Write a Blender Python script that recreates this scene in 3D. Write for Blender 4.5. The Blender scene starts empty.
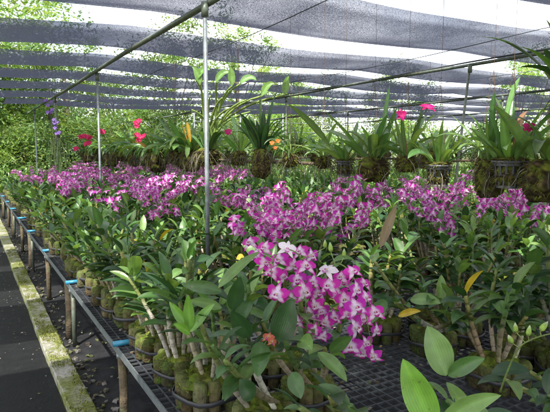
import bpy, math, random
import numpy as np
from mathutils import Vector, Matrix, noise as NZ
R = math.radians
S = bpy.context.scene
COL = S.collection
rnd = random.Random(11)

# ------------------------------------------------------------------ camera
cam = bpy.data.objects.new('camera', bpy.data.cameras.new('camera'))
COL.objects.link(cam); S.camera = cam
cam.location = (0, 0, 1.6)
cam.rotation_euler = (R(90) - math.atan(55/540), 0, -R(29.6))
cam.data.sensor_width = 36; cam.data.lens = 36*540/550
cam.data.clip_start = 0.05; cam.data.clip_end = 600
# ------------------------------------------------------------------ sky and sun
SUN_EL, SUN_AZ = 54, -138          # azimuth measured from +Y towards +X
W = bpy.data.worlds.new('World'); S.world = W; W.use_nodes = True
nt = W.node_tree; nt.nodes.clear()
wo = nt.nodes.new('ShaderNodeOutputWorld'); bg = nt.nodes.new('ShaderNodeBackground')
sk = nt.nodes.new('ShaderNodeTexSky'); sk.sky_type = 'NISHITA'; sk.sun_disc = False
sk.sun_elevation = R(SUN_EL); sk.sun_rotation = R(SUN_AZ); sk.dust_density = 2.0
tc = nt.nodes.new('ShaderNodeTexCoord'); cn = nt.nodes.new('ShaderNodeTexNoise')
cn.inputs['Scale'].default_value = 2.2; cn.inputs['Detail'].default_value = 6
cr = nt.nodes.new('ShaderNodeValToRGB'); cr.color_ramp.elements[0].position = .30; cr.color_ramp.elements[1].position = .58
mx = nt.nodes.new('ShaderNodeMix'); mx.data_type = 'RGBA'
mx.inputs['B'].default_value = (13.0, 13.3, 14.0, 1)      # bright thin cloud
nt.links.new(tc.outputs['Generated'], cn.inputs['Vector']); nt.links.new(cn.outputs['Fac'], cr.inputs['Fac'])
nt.links.new(cr.outputs['Color'], mx.inputs['Factor']); nt.links.new(sk.outputs['Color'], mx.inputs['A'])
nt.links.new(mx.outputs['Result'], bg.inputs['Color']); bg.inputs['Strength'].default_value = .13
nt.links.new(bg.outputs['Background'], wo.inputs['Surface'])
sl = bpy.data.lights.new('sun', 'SUN'); sl.energy = 4.8; sl.angle = R(.6); sl.color = (1, .95, .86)
so = bpy.data.objects.new('sun', sl); COL.objects.link(so)
sd = Vector((math.cos(R(SUN_EL))*math.sin(R(SUN_AZ)), math.cos(R(SUN_EL))*math.cos(R(SUN_AZ)), math.sin(R(SUN_EL))))
so.rotation_euler = sd.to_track_quat('Z', 'Y').to_euler(); so.location = sd*40
S.view_settings.view_transform = 'Standard'; S.view_settings.look = 'None'
S.view_settings.exposure = 0.9; S.view_settings.gamma = 1
try: S.view_settings.use_curve_mapping = False
except Exception: pass
S.cycles.max_bounces = 7; S.cycles.transparent_max_bounces = 24; S.cycles.diffuse_bounces = 3
S.cycles.glossy_bounces = 2; S.cycles.transmission_bounces = 4; S.cycles.caustics_reflective = False
S.cycles.caustics_refractive = False
S.cycles.sample_clamp_indirect = 4

# ------------------------------------------------------------------ helpers
def V(*a): return Vector(a)
def nrm(v):
    v = Vector(v); return v.normalized() if v.length > 1e-9 else Vector((0, 0, 1))
class MB:
    """collects vertices with a colour each, then links ONE mesh object"""
    def __init__(s): s.v = []; s.f = []; s.c = []; s.uv = []
    def grid(s, rows, cols, cl, close=False):
        """rows: list of rows of points; colours cl same layout or a single colour"""
        o = len(s.v); n = len(rows[0])
        for i, r in enumerate(rows):
            for j, p in enumerate(r):
                s.v.append(tuple(p)); s.c.append(cl if not isinstance(cl, list) else (cl[i] if not isinstance(cl[i], list) else cl[i][j]))
        m = n if close else n-1
        for i in range(len(rows)-1):
            for j in range(m):
                k = (j+1) % n
                s.f.append((o+i*n+j, o+i*n+k, o+(i+1)*n+k, o+(i+1)*n+j))
    def tube(s, pts, rad, col, n=6, cap=True):
        rows = []; cols = []
        N = len(pts); ref = None
        for i, p in enumerate(pts):
            p = Vector(p); a = Vector(pts[max(0, i-1)]); b = Vector(pts[min(N-1, i+1)])
            t = nrm(b-a)
            if ref is None: ref = t.orthogonal().normalized()
            ref = nrm(ref - t*ref.dot(t)); w = t.cross(ref)
            r = rad[i] if isinstance(rad, (list, tuple)) else rad
            rows.append([p + (ref*math.cos(2*math.pi*j/n) + w*math.sin(2*math.pi*j/n))*r for j in range(n)])
            cols.append(col[i] if isinstance(col, list) else col)
        o = len(s.v)
        s.grid(rows, n, cols, close=True)
        if cap:
            s.f.append(tuple(o+j for j in reversed(range(n))))
            e = o+(N-1)*n; s.f.append(tuple(e+j for j in range(n)))
    def box(s, a, b, col=(1, 1, 1), rot=0, jit=0, bev=0):
        cx, cy, cz = [(a[i]+b[i])/2 for i in range(3)]; h = [(b[i]-a[i])/2 for i in range(3)]
        o = len(s.v); c_, s_ = math.cos(rot), math.sin(rot)
        if bev:
            prof = [(-1, 1-bev), (-1+bev, 1), (1-bev, 1), (1, 1-bev)]
            rows = []
            for zz, k in prof:
                pass
        for dz in (-1, 1):
            for dx, dy in ((-1, -1), (1, -1), (1, 1), (-1, 1)):
                x, y, z = dx*h[0], dy*h[1], dz*h[2]
                if jit: x += rnd.uniform(-jit, jit); y += rnd.uniform(-jit, jit); z += rnd.uniform(-jit, jit)
                s.v.append((cx+x*c_-y*s_, cy+x*s_+y*c_, cz+z)); s.c.append(col)
        for q in ((0, 3, 2, 1), (4, 5, 6, 7), (0, 1, 5, 4), (1, 2, 6, 5), (2, 3, 7, 6), (3, 0, 4, 7)):
            s.f.append(tuple(o+i for i in q))
    def add(s, other, M=None):
        o = len(s.v)
        if M is None: s.v += other.v
        else: s.v += [tuple(M @ Vector(p)) for p in other.v]
        s.c += other.c; s.f += [tuple(i+o for i in f) for f in other.f]
    def mesh(s, name, mat, smooth=True):
        me = bpy.data.meshes.new(name); me.from_pydata(s.v, [], s.f)
        at = me.color_attributes.new('tint', 'FLOAT_COLOR', 'POINT')
        at.data.foreach_set('color', np.array([(c[0], c[1], c[2], c[3] if len(c) > 3 else 1) for c in s.c], dtype=np.float32).ravel())
        if smooth: me.polygons.foreach_set('use_smooth', [True]*len(me.polygons))
        me.materials.append(mat); me.update(); return me
    def build(s, name, mat, parent=None, smooth=True):
        o = bpy.data.objects.new(name, s.mesh(name, mat, smooth)); COL.objects.link(o)
        if parent: o.parent = parent
        return o
def tag(o, label=None, cat=None, group=None, kind=None):
    if label: o['label'] = label
    if cat: o['category'] = cat
    if group: o['group'] = group
    if kind: o['kind'] = kind
    return o
def thing(name, loc=(0, 0, 0), rz=0):
    o = bpy.data.objects.new(name, None); COL.objects.link(o); o.location = loc; o.rotation_euler.z = rz
    o.empty_display_size = .05
    return o
def kids(o): return [c for c in KID.get(o.name, [])]
def copy_tree(o, parent=None):
    c = o.copy(); COL.objects.link(c)
    if parent: c.parent = parent
    for ch in list(o.children): copy_tree(ch, c)
    return c
def vary(c, r=rnd, a=.15):
    k = 1+r.uniform(-a, a); return (c[0]*k*(1+r.uniform(-a, a)*.5), c[1]*k, c[2]*k*(1+r.uniform(-a, a)*.5))
def lerp(a, b, t): return tuple(a[i]+(b[i]-a[i])*t for i in range(len(a)))

# ------------------------------------------------------------------ materials
def mat(name, col=None, rough=.6, trans=0, noise=0, nscale=30, bump=0, bscale=60, metal=0, spec=.5, obj_var=0, tcol=None, mottle=None):
    m = bpy.data.materials.new(name); m.use_nodes = True; n = m.node_tree; N = n.nodes; L = n.links
    p = N['Principled BSDF']; out = N['Material Output']
    p.inputs['Roughness'].default_value = rough; p.inputs['Metallic'].default_value = metal
    p.inputs['Specular IOR Level'].default_value = spec
    tcn = N.new('ShaderNodeTexCoord')
    if col is None:
        a = N.new('ShaderNodeAttribute'); a.attribute_name = 'tint'; src = a.outputs['Color']
    else:
        a = N.new('ShaderNodeRGB'); a.outputs[0].default_value = (*col, 1); src = a.outputs[0]
    if mottle:
        nz = N.new('ShaderNodeTexNoise'); nz.inputs['Scale'].default_value = mottle[1]; nz.inputs['Detail'].default_value = 8
        nz.inputs['Roughness'].default_value = .65
        L.new(tcn.outputs['Object'], nz.inputs['Vector'])
        rp = N.new('ShaderNodeValToRGB'); rp.color_ramp.elements[0].position = mottle[2]; rp.color_ramp.elements[1].position = mottle[3]
        L.new(nz.outputs['Fac'], rp.inputs['Fac'])
        mm = N.new('ShaderNodeMix'); mm.data_type = 'RGBA'; L.new(rp.outputs['Color'], mm.inputs['Factor']); L.new(src, mm.inputs['A'])
        mm.inputs['B'].default_value = (*mottle[0], 1); src = mm.outputs['Result']
    if noise:
        nz = N.new('ShaderNodeTexNoise'); nz.inputs['Scale'].default_value = nscale; nz.inputs['Detail'].default_value = 5
        L.new(tcn.outputs['Object'], nz.inputs['Vector'])
        mr = N.new('ShaderNodeMapRange'); mr.inputs['From Min'].default_value = .3; mr.inputs['From Max'].default_value = .7
        mr.inputs['To Min'].default_value = 1-noise; mr.inputs['To Max'].default_value = 1+noise; L.new(nz.outputs['Fac'], mr.inputs['Value'])
        vm = N.new('ShaderNodeVectorMath'); vm.operation = 'SCALE'; L.new(src, vm.inputs[0]); L.new(mr.outputs['Result'], vm.inputs['Scale']); src = vm.outputs[0]
    if obj_var:
        oi = N.new('ShaderNodeObjectInfo'); mr = N.new('ShaderNodeMapRange')
        mr.inputs['To Min'].default_value = 1-obj_var; mr.inputs['To Max'].default_value = 1+obj_var; L.new(oi.outputs['Random'], mr.inputs['Value'])
        vm = N.new('ShaderNodeVectorMath'); vm.operation = 'SCALE'; L.new(src, vm.inputs[0]); L.new(mr.outputs['Result'], vm.inputs['Scale']); src = vm.outputs[0]
    L.new(src, p.inputs['Base Color'])
    if bump:
        nb = N.new('ShaderNodeTexNoise'); nb.inputs['Scale'].default_value = bscale; nb.inputs['Detail'].default_value = 6
        L.new(tcn.outputs['Object'], nb.inputs['Vector'])
        b = N.new('ShaderNodeBump'); b.inputs['Strength'].default_value = bump; b.inputs['Distance'].default_value = .01
        L.new(nb.outputs['Fac'], b.inputs['Height']); L.new(b.outputs['Normal'], p.inputs['Normal'])
    if trans:
        t = N.new('ShaderNodeBsdfTranslucent'); ms = N.new('ShaderNodeMixShader'); ms.inputs[0].default_value = trans
        if tcol:
            vm = N.new('ShaderNodeVectorMath'); vm.operation = 'MULTIPLY'; L.new(src, vm.inputs[0]); vm.inputs[1].default_value = tcol; L.new(vm.outputs[0], t.inputs['Color'])
        else: L.new(src, t.inputs['Color'])
        L.new(p.outputs[0], ms.inputs[1]); L.new(t.outputs[0], ms.inputs[2]); L.new(ms.outputs[0], out.inputs['Surface'])
    return m
M_LEAF = mat('waxy_leaf', spec=.75, rough=.38, trans=.3, noise=.16, nscale=25, obj_var=.18, tcol=(1.9, 1.7, .8), bump=.15, bscale=40)
M_TREE = mat('tree_leaf', rough=.5, trans=.4, obj_var=.12, tcol=(1.8, 1.5, .7))
M_FLOWER = mat('petal', rough=.5, obj_var=.13, trans=.35, noise=.06, nscale=90, spec=.3, tcol=(1.15, 1.0, 1.15))
M_CANE = mat('cane', rough=.6, noise=.25, nscale=60, bump=.4, bscale=120, spec=.3)
M_HUSK = mat('husk', rough=.9, noise=.35, nscale=45, bump=.9, bscale=90, spec=.15, mottle=((.07, .12, .02), 22, .50, .68))
M_MOSS = mat('moss', rough=.95, noise=.35, nscale=50, spec=.1, trans=.15)
M_STRAP = mat('strap', (.035, .037, .042), rough=.45)
M_PLASTIC = mat('pot_plastic', (.06, .065, .08), rough=.5, noise=.3, nscale=30, mottle=((.12, .10, .045), 30, .5, .7), bump=.2)
M_STEEL = mat('galvanised', (.22, .25, .26), rough=.45, metal=.55, noise=.25, nscale=25, mottle=((.16, .14, .11), 14, .55, .75))
M_LATTICE = mat('lattice', (.055, .06, .07), rough=.5, noise=.3, nscale=20, mottle=((.2, .22, .22), 6, .5, .8))
M_PIPE = mat('green_pipe', (.11, .135, .105), rough=.5, metal=.3, noise=.3, nscale=20, mottle=((.10, .07, .045), 12, .5, .75))
M_CABLE = mat('dark_cable', (.035, .04, .045), rough=.5)
M_BLUE = mat('blue_pvc', (.03, .22, .36), rough=.4, noise=.2, nscale=30, mottle=((.1, .14, .12), 25, .58, .8))
M_WOOD = mat('post_wood', (.10, .075, .045), rough=.85, noise=.4, nscale=22, bump=.8, bscale=60, mottle=((.09, .11, .04), 12, .5, .75))
M_RUST = mat('rusty_wire', (.13, .075, .05), rough=.7)
M_ROOT = mat('roots', rough=.85, noise=.25, nscale=60)
M_STONE = mat('gravel', rough=.9, noise=.3, nscale=60)

def add_veins(m):
    n = m.node_tree; N = n.nodes; L = n.links; p = N['Principled BSDF']
    a = N.new('ShaderNodeAttribute'); a.attribute_name = 'tint'
    k = N.new('ShaderNodeMath'); k.operation = 'MULTIPLY'; k.inputs[1].default_value = 75; L.new(a.outputs['Alpha'], k.inputs[0])
    q = N.new('ShaderNodeMath'); q.operation = 'SINE'; L.new(k.outputs[0], q.inputs[0])
    src = p.inputs['Base Color'].links[0].from_socket
    # small brown blemishes
    t = N.new('ShaderNodeTexCoord'); z = N.new('ShaderNodeTexNoise'); z.inputs['Scale'].default_value = 55; z.inputs['Detail'].default_value = 3; L.new(t.outputs['Object'], z.inputs['Vector'])
    r = N.new('ShaderNodeValToRGB'); r.color_ramp.elements[0].position = .68; r.color_ramp.elements[1].position = .72; L.new(z.outputs['Fac'], r.inputs['Fac'])
    mr = N.new('ShaderNodeMapRange'); mr.inputs['From Min'].default_value = -1; mr.inputs['To Min'].default_value = .90; mr.inputs['To Max'].default_value = 1.08; L.new(q.outputs[0], mr.inputs['Value'])
    v = N.new('ShaderNodeVectorMath'); v.operation = 'SCALE'; L.new(src, v.inputs[0]); L.new(mr.outputs[0], v.inputs['Scale'])
    mx_ = N.new('ShaderNodeMix'); mx_.data_type = 'RGBA'; L.new(r.outputs['Color'], mx_.inputs['Factor']); L.new(v.outputs[0], mx_.inputs['A']); mx_.inputs['B'].default_value = (.09, .06, .025, 1)
    L.new(mx_.outputs['Result'], p.inputs['Base Color'])
    b = N.new('ShaderNodeBump'); b.inputs['Strength'].default_value = .12; b.inputs['Distance'].default_value = .002; L.new(q.outputs[0], b.inputs['Height'])
    old = p.inputs['Normal'].links[0].from_socket; L.new(old, b.inputs['Normal']); L.new(b.outputs[0], p.inputs['Normal'])
    z2 = N.new('ShaderNodeTexNoise'); z2.inputs['Scale'].default_value = 18; L.new(t.outputs['Object'], z2.inputs['Vector'])
    m2 = N.new('ShaderNodeMapRange'); m2.inputs['From Min'].default_value = .3; m2.inputs['From Max'].default_value = .7; m2.inputs['To Min'].default_value = .26; m2.inputs['To Max'].default_value = .55
    L.new(z2.outputs['Fac'], m2.inputs['Value']); L.new(m2.outputs[0], p.inputs['Roughness'])
add_veins(M_LEAF)

def net_material():
    m = bpy.data.materials.new('shade_cloth'); m.use_nodes = True; n = m.node_tree; N = n.nodes; L = n.links; N.clear()
    out = N.new('ShaderNodeOutputMaterial'); t = N.new('ShaderNodeBsdfTransparent'); t.inputs[0].default_value = (.97, .97, 1, 1)
    d = N.new('ShaderNodeBsdfDiffuse'); d.inputs[0].default_value = (.027, .028, .037, 1)
    tl = N.new('ShaderNodeBsdfTranslucent'); tl.inputs[0].default_value = (.018, .020, .030, 1)
    a = N.new('ShaderNodeAddShader'); L.new(d.outputs[0], a.inputs[0]); L.new(tl.outputs[0], a.inputs[1])
    tcn = N.new('ShaderNodeTexCoord'); at = N.new('ShaderNodeAttribute'); at.attribute_name = 'tint'
    sx = N.new('ShaderNodeSeparateColor'); L.new(at.outputs['Color'], sx.inputs[0])
    # weave: threads along both directions plus an irregular streaky thickness
    def noise(vecscale, sc, det):
        mp = N.new('ShaderNodeMapping'); mp.inputs['Scale'].default_value = vecscale; L.new(tcn.outputs['Object'], mp.inputs['Vector'])
        z = N.new('ShaderNodeTexNoise'); z.inputs['Scale'].default_value = sc; z.inputs['Detail'].default_value = det; L.new(mp.outputs[0], z.inputs['Vector']); return z.outputs['Fac']
    f1 = noise((1, 4, 1), 75, 3); f2 = noise((4, 1, 1), 90, 3); f3 = noise((1, 1, 1), 1.1, 4)
    def ma(op, x, y):
        k = N.new('ShaderNodeMath'); k.operation = op
        for i, q in enumerate((x, y)):
            if isinstance(q, (int, float)): k.inputs[i].default_value = q
            else: L.new(q, k.inputs[i])
        return k.outputs[0]
    s = ma('ADD', ma('MULTIPLY', f1, .9), ma('MULTIPLY', f2, .8))
    s = ma('ADD', s, ma('MULTIPLY', f3, .5))
    s = ma('SUBTRACT', s, 1.09)            # about 0.2 in the middle
    s = ma('ADD', s, sx.outputs[0])        # the cloth's own openness, by row
    s = ma('MAXIMUM', ma('MINIMUM', s, .85), .012)
    mxs = N.new('ShaderNodeMixShader'); L.new(s, mxs.inputs[0]); L.new(a.outputs[0], mxs.inputs[1]); L.new(t.outputs[0], mxs.inputs[2])
    L.new(mxs.outputs[0], out.inputs['Surface']); return m
M_NET = net_material()

# ------------------------------------------------------------------ colours (linear)
G_DARK = (.026, .074, .022); G_MID = (.062, .145, .036); G_LITE = (.13, .24, .06); G_YOUNG = (.15, .33, .045)
G_YEL = (.50, .36, .03); G_DRY = (.26, .16, .07)
MAG = (.56, .025, .41); MAG_D = (.36, .006, .24); PALE = (.86, .76, .86); WHITE = (.88, .84, .86)
CERISE = (.48, .008, .15)

# ------------------------------------------------------------------ setting
def sheet(name, x0, x1, y0, y1, z, m, nx=1, ny=1, f=None):
    b = MB(); rows = []
    for j in range(ny+1):
        rows.append([(x0+(x1-x0)*i/nx, y0+(y1-y0)*j/ny, z+(f(x0+(x1-x0)*i/nx, y0+(y1-y0)*j/ny) if f else 0)) for i in range(nx+1)])
    b.grid(rows, nx, (1, 1, 1)); o = b.build(name, m, smooth=False); tag(o, kind='structure'); return o
m_grass = mat('ground_soil', (.11, .13, .045), rough=.95, noise=.4, nscale=.9, mottle=((.28, .24, .12), .6, .5, .62))
m_fab = mat('weed_fabric', (.020, .021, .024), spec=.3, rough=.62, noise=.4, nscale=9, bump=.35, bscale=30, mottle=((.04, .038, .034), 3.5, .52, .75))
m_walk = mat('walkway_fabric', (.007, .008, .009), spec=.25, rough=.75, noise=.35, nscale=14, bump=.35, bscale=50, mottle=((.018, .018, .018), 5, .55, .8))
m_kerb = mat('mossy_concrete', (.30, .29, .25), rough=.9, noise=.3, nscale=35, bump=.7, bscale=60, mottle=((.13, .15, .035), 5.5, .40, .56))
sheet('ground', -150, 250, -80, 320, -.01, m_grass)
sheet('ground_cover', .58, 15.5, -4, 17, 0, m_fab, 60, 80, lambda x, y: .008*math.sin(x*7+y*3)*math.sin(y*5-x*2) if .7 < x < 15 else 0)
sheet('path', -2.6, .45, -4, 17, .004, m_walk)
b = MB()
ny = 160; rows = []
for j in range(ny+1):
    y = -2+18*j/ny; w = rnd.uniform(-.004, .004)+.006*math.sin(y*2.3); h = .052+rnd.uniform(-.003, .003)
    rows.append([(.452+w, y, -.02), (.456+w, y, h-.006), (.462+w, y, h), (.51, y, h+rnd.uniform(-.002, .002)), (.55, y, h+rnd.uniform(-.002, .002)), (.596+w*.7, y, h), (.602+w*.7, y, h-.008), (.605+w, y, -.02)])
b.grid(rows, 8, (1, 1, 1)); tag(b.build('kerb', m_kerb, smooth=False), kind='structure')
# litter of grit, husk crumbs and dead leaves along the kerb
b = MB()
for i in range(380):
    x = .61+abs(rnd.gauss(0, .10)); y = rnd.uniform(1.5, 14); s = rnd.uniform(.004, .016)
    c = rnd.choice([(.14, .14, .12), (.10, .09, .06), (.10, .11, .04), (.2, .19, .17), (.06, .05, .035)])
    b.box((x-s, y-s*.8, .002), (x+s, y+s*.8, .004+s*.9), vary(c), rnd.uniform(0, 3), jit=s*.35)
for i in range(130):
    x = .62+abs(rnd.gauss(0, .16)); y = rnd.uniform(1.8, 12); a = rnd.uniform(0, 6.28); l = rnd.uniform(.010, .028); w = l*.45
    d = V(math.cos(a), math.sin(a), 0); e = V(-d.y, d.x, 0); c = vary(rnd.choice([(.12, .10, .05), (.10, .13, .045), (.22, .22, .14)]))
    p = V(x, y, .012)
    b.grid([[p-d*l, p-d*l+e*.002], [p-e*w+V(0, 0, .012), p+e*w+V(0, 0, .01)], [p+d*l+V(0, 0, .005), p+d*l+e*.002+V(0, 0, .005)]], 2, c)
tag(b.build('leaf_litter', M_STONE, smooth=False), 'grit and dead leaves lying along the mossy kerb', 'litter', kind='stuff')

b = MB()
for i in range(15000):
    y = 1.6+8*rnd.random()**1.7; x = rnd.uniform(.46, .60)
    g_ = NZ.noise(V(x*9, y*2.2, 3))+.5*NZ.noise(V(x*25, y*9, 7))
    if g_ < -.02: continue
    p = V(x, y, .050+.008*max(0, g_)); a = rnd.uniform(0, 6.28); l = rnd.uniform(.005, .013); w = rnd.uniform(.002, .004); d = V(rnd.gauss(0, .5), rnd.gauss(0, .5), 1)*l
    c = vary(rnd.choice([(.22, .25, .04), (.14, .18, .03), (.30, .31, .07), (.10, .10, .04)]), rnd, .2); e = V(math.cos(a), math.sin(a), 0)*w; f_ = V(-e.y, e.x, 0)
    o = len(b.v); b.v += [tuple(p-e), tuple(p+e), tuple(p+f_), tuple(p+d)]; b.c += [c]*4; b.f += [(o, o+1, o+3), (o+1, o+2, o+3), (o+2, o, o+3)]
tag(b.build('kerb_moss', M_MOSS, smooth=False), 'yellow-green moss growing in patches along the kerb top', 'moss', kind='stuff')
b = MB()
for i in range(520):
    x = .70+abs(rnd.gauss(0, .7)); y = rnd.uniform(1.2, 6)
    if x > 2.55: continue
    s = rnd.uniform(.002, .007); b.box((x-s*1.6, y-s, .5315), (x+s*1.6, y+s, .5315+s), vary(rnd.choice([(.09, .07, .04), (.13, .10, .06), (.07, .09, .03), (.22, .2, .15)])), rnd.uniform(0, 3), jit=s*.4)
tag(b.build('husk_crumbs', M_STONE, smooth=False), 'husk crumbs and bits of moss scattered on the bench mesh', 'crumbs', kind='stuff')
b = MB()
for i in range(220):
    x = .45-abs(rnd.gauss(0, .28)); y = rnd.uniform(1.8, 10); s = rnd.uniform(.0015, .006)
    b.box((x-s, y-s*1.4, .0045), (x+s, y+s*1.4, .0045+s*.7), vary(rnd.choice([(.10, .10, .09), (.07, .06, .04), (.06, .07, .03), (.2, .19, .17)])), rnd.uniform(0, 3), jit=s*.4)
tag(b.build('path_grit', M_STONE, smooth=False), 'fine grit and crumbs scattered over the dark path', 'grit', kind='stuff')

# ------------------------------------------------------------------ plant geometry
def prof_oval(t): return max(0, math.sin(math.pi*min(1, t**.85)))**.75*(1 if t < .999 else 0)
def prof_strap(t): return min(1, .35+t*2.2)*(1-max(0, (t-.72)/.28)**2.2)
def prof_lance(t): return min(1, .25+t*2.8)*(1-t**2.4)
def leaf(mb, p, d, L, w, droop=.9, fold=.25, n=8, m=5, col=G_MID, prof=prof_oval, tip=None, twist=0, up=None, curl=0):
    """a leaf blade: midrib path bending with gravity, blade folded along it"""
    p = Vector(p); d = nrm(d); upv = Vector(up) if up is not None else V(0, 0, 1)
    side = nrm(d.cross(upv)) if abs(d.dot(nrm(upv))) < .98 else V(math.cos(twist), math.sin(twist), 0)
    side = Matrix.Rotation(twist, 3, d) @ side
    rows = []; cols = []; st = L/n
    for i in range(n+1):
        t = i/n; ww = w*.5*prof(t)
        nn = nrm(side.cross(d)); r = []; cc = []
        for j in range(m):
            u = -1+2*j/(m-1)
            lift = abs(u)**1.3*fold*ww - curl*(u*u)*ww + math.sin(t*9+u*2)*ww*.04
            r.append(p+side*(u*ww)+nn*lift)
            k = 1+.28*(1-min(1, abs(u)*2.4))
            c = lerp(col, tip, max(0, t-.35)/.65) if tip else col
            cc.append((c[0]*k, c[1]*k, c[2]*k, (u+1)*.5))
        rows.append(r); cols.append(cc)
        p = p+d*st
        d = nrm(d+V(0, 0, -1)*droop*st/L*(.35+1.3*t)); side = nrm(side-d*side.dot(d))
    mb.grid(rows, m, cols)
def cane_path(p, d, L, n=8, bend=.25, r=rnd):
    pts = [Vector(p)]; d = nrm(d); q = V(r.uniform(-1, 1), r.uniform(-1, 1), 0)*.12
    for i in range(n):
        pts.append(pts[-1]+d*(L/n)); d = nrm(d+q*.5+V(0, 0, bend)*(1/n))
    return pts
def cane(mb, pts, r0=.009, green=.5, n=6, r=rnd):
    N = len(pts); P = []; Rr = []; C = []
    dry = vary(r.choice([(.42, .37, .28), (.34, .30, .22), (.26, .21, .13), (.5, .47, .40)]), r); gr = vary(r.choice([(.16, .20, .06), (.10, .17, .05), (.24, .24, .08)]), r)
    for i in range(N-1):
        a, b = pts[i], pts[i+1]
        for k, (s, rr) in enumerate(((0, .82), (.08, 1.12), (.5, 1.0), (.92, .95))):
            t = (i+s)/(N-1); P.append(a.lerp(b, s)); Rr.append(r0*rr*(.72+.9*math.sin(math.pi*min(1, .15+t*.8)) * .38))
            c = lerp(dry, gr, max(0, min(1, (t-(1-green))*4+.5)))
            kk = .6 if k == 0 else 1
            C.append((c[0]*kk, c[1]*kk, c[2]*kk))
    P.append(pts[-1]); Rr.append(r0*.5); C.append(gr)
    mb.tube(P, Rr, C, n)
def tepal(mb, c, d, nrm_, L, w, cols, n=4, m=4, cup=.15, back=.25, prof=None):
    side = nrm(d.cross(nrm_)); rows = []; cl = []
    prof = prof or (lambda t: math.sin(math.pi*min(1, .08+t*.92)**.9)**.7)
    for i in range(n+1):
        t = i/n; ww = w*.5*max(.02, prof(t)); ctr = c+d*(L*t)-nrm_*(back*L*t*t)+nrm_*.06*L*math.sin(math.pi*t)
        rows.append([ctr+side*(u*ww)+nrm_*(cup*ww*abs(u)) for u in [(-1+2*j/(m-1)) for j in range(m)]])
        cl.append([lerp(cols[0], cols[1], max(0, min(1, (t-cols[2])/.30 + .75*abs(-1+2*j/(m-1))*max(0, min(1, (t-.12)*3))))) for j in range(m)])
    mb.grid(rows, m, cl)
def flower(mb, c, n_, size, r=rnd, hi=True, kind='dend', roll=None):
    """dendrobium bloom: three pointed sepals, two round petals, a lip and a column"""
    c = Vector(c); n_ = nrm(n_); up = V(0, 0, 1)-n_*n_.z; up = nrm(up) if up.length > .05 else n_.orthogonal().normalized()
    up = Matrix.Rotation(roll if roll is not None else r.uniform(-.35, .35), 3, n_) @ up; rt = nrm(up.cross(n_))
    s = size*.5; a, bseg = (7, 7) if hi else (2, 3)
    if kind == 'white': P0, P1, q = WHITE, PALE, .7
    else: P0, P1, q = vary(PALE, r, .06), vary(MAG, r, .22), (.36 if hi else .28)
    def dv(deg): return nrm(up*math.cos(R(deg))+rt*math.sin(R(deg)))
    bk = r.uniform(.0, .3)
    for g in (0, 128, -128): tepal(mb, c, dv(g), n_, s*1.08, s*.44, (P0, P1, q+.20), a, bseg, .2, bk+.05, lambda t: (math.sin(math.pi*min(1, .12+t*.88))**.8)*(1.1-.3*t))
    for g in (66, -66): tepal(mb, c+n_*.002, dv(g), n_, s*1.06, s*.84, (P0, P1, q-.12), a, bseg, .16, bk-.05, lambda t: (math.sin(math.pi*min(1, (.07+t*.93)**1.25)))**.8)
    lipc = vary(MAG_D, r) if kind != 'white' else vary((.6, .2, .5), r)
    tepal(mb, c+n_*s*.12, nrm(dv(180)*.8+n_*.5), nrm(n_-up*.3), s*.72, s*.5, (PALE, lipc, .35), a, bseg, .55, .35)
    if hi:
        for g in (1, -1): tepal(mb, c+n_*s*.08, nrm(rt*g*.5+n_*.8-up*.2), nrm(rt*-g), s*.34, s*.32, (PALE, lipc, .2), 3, 3, .2, 0)
        mb.tube([c, c+n_*s*.20+up*s*.04, c+n_*s*.30-up*s*.02], [s*.09, s*.10, s*.05], [(.8, .78, .6), WHITE, (.8, .75, .3)], 6)
    else: tepal(mb, c, nrm(n_+up*.2), up, s*.3, s*.2, (WHITE, WHITE, .5), 1, 3)
def bud(mb, p, d, s, col=(.35, .45, .12)):
    d = nrm(d); mb.tube([p, p+d*s*.25, p+d*s*.6, p+d*s], [s*.12, s*.26, s*.22, s*.04], [(.2, .28, .08), col, col, lerp(col, PALE, .4)], 6)
def spray_path(p, d, L, n=14, droop=1.6):
    pts = [Vector(p)]; d = nrm(d)
    for i in range(n):
        pts.append(pts[-1]+d*(L/n)); d = nrm(d+V(0, 0, -1)*droop/n*(.2+1.6*i/n))
    return pts
def along(pts, t):
    f = t*(len(pts)-1); i = min(len(pts)-2, int(f)); return pts[i].lerp(pts[i+1], f-i), nrm(pts[i+1]-pts[i])

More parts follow.
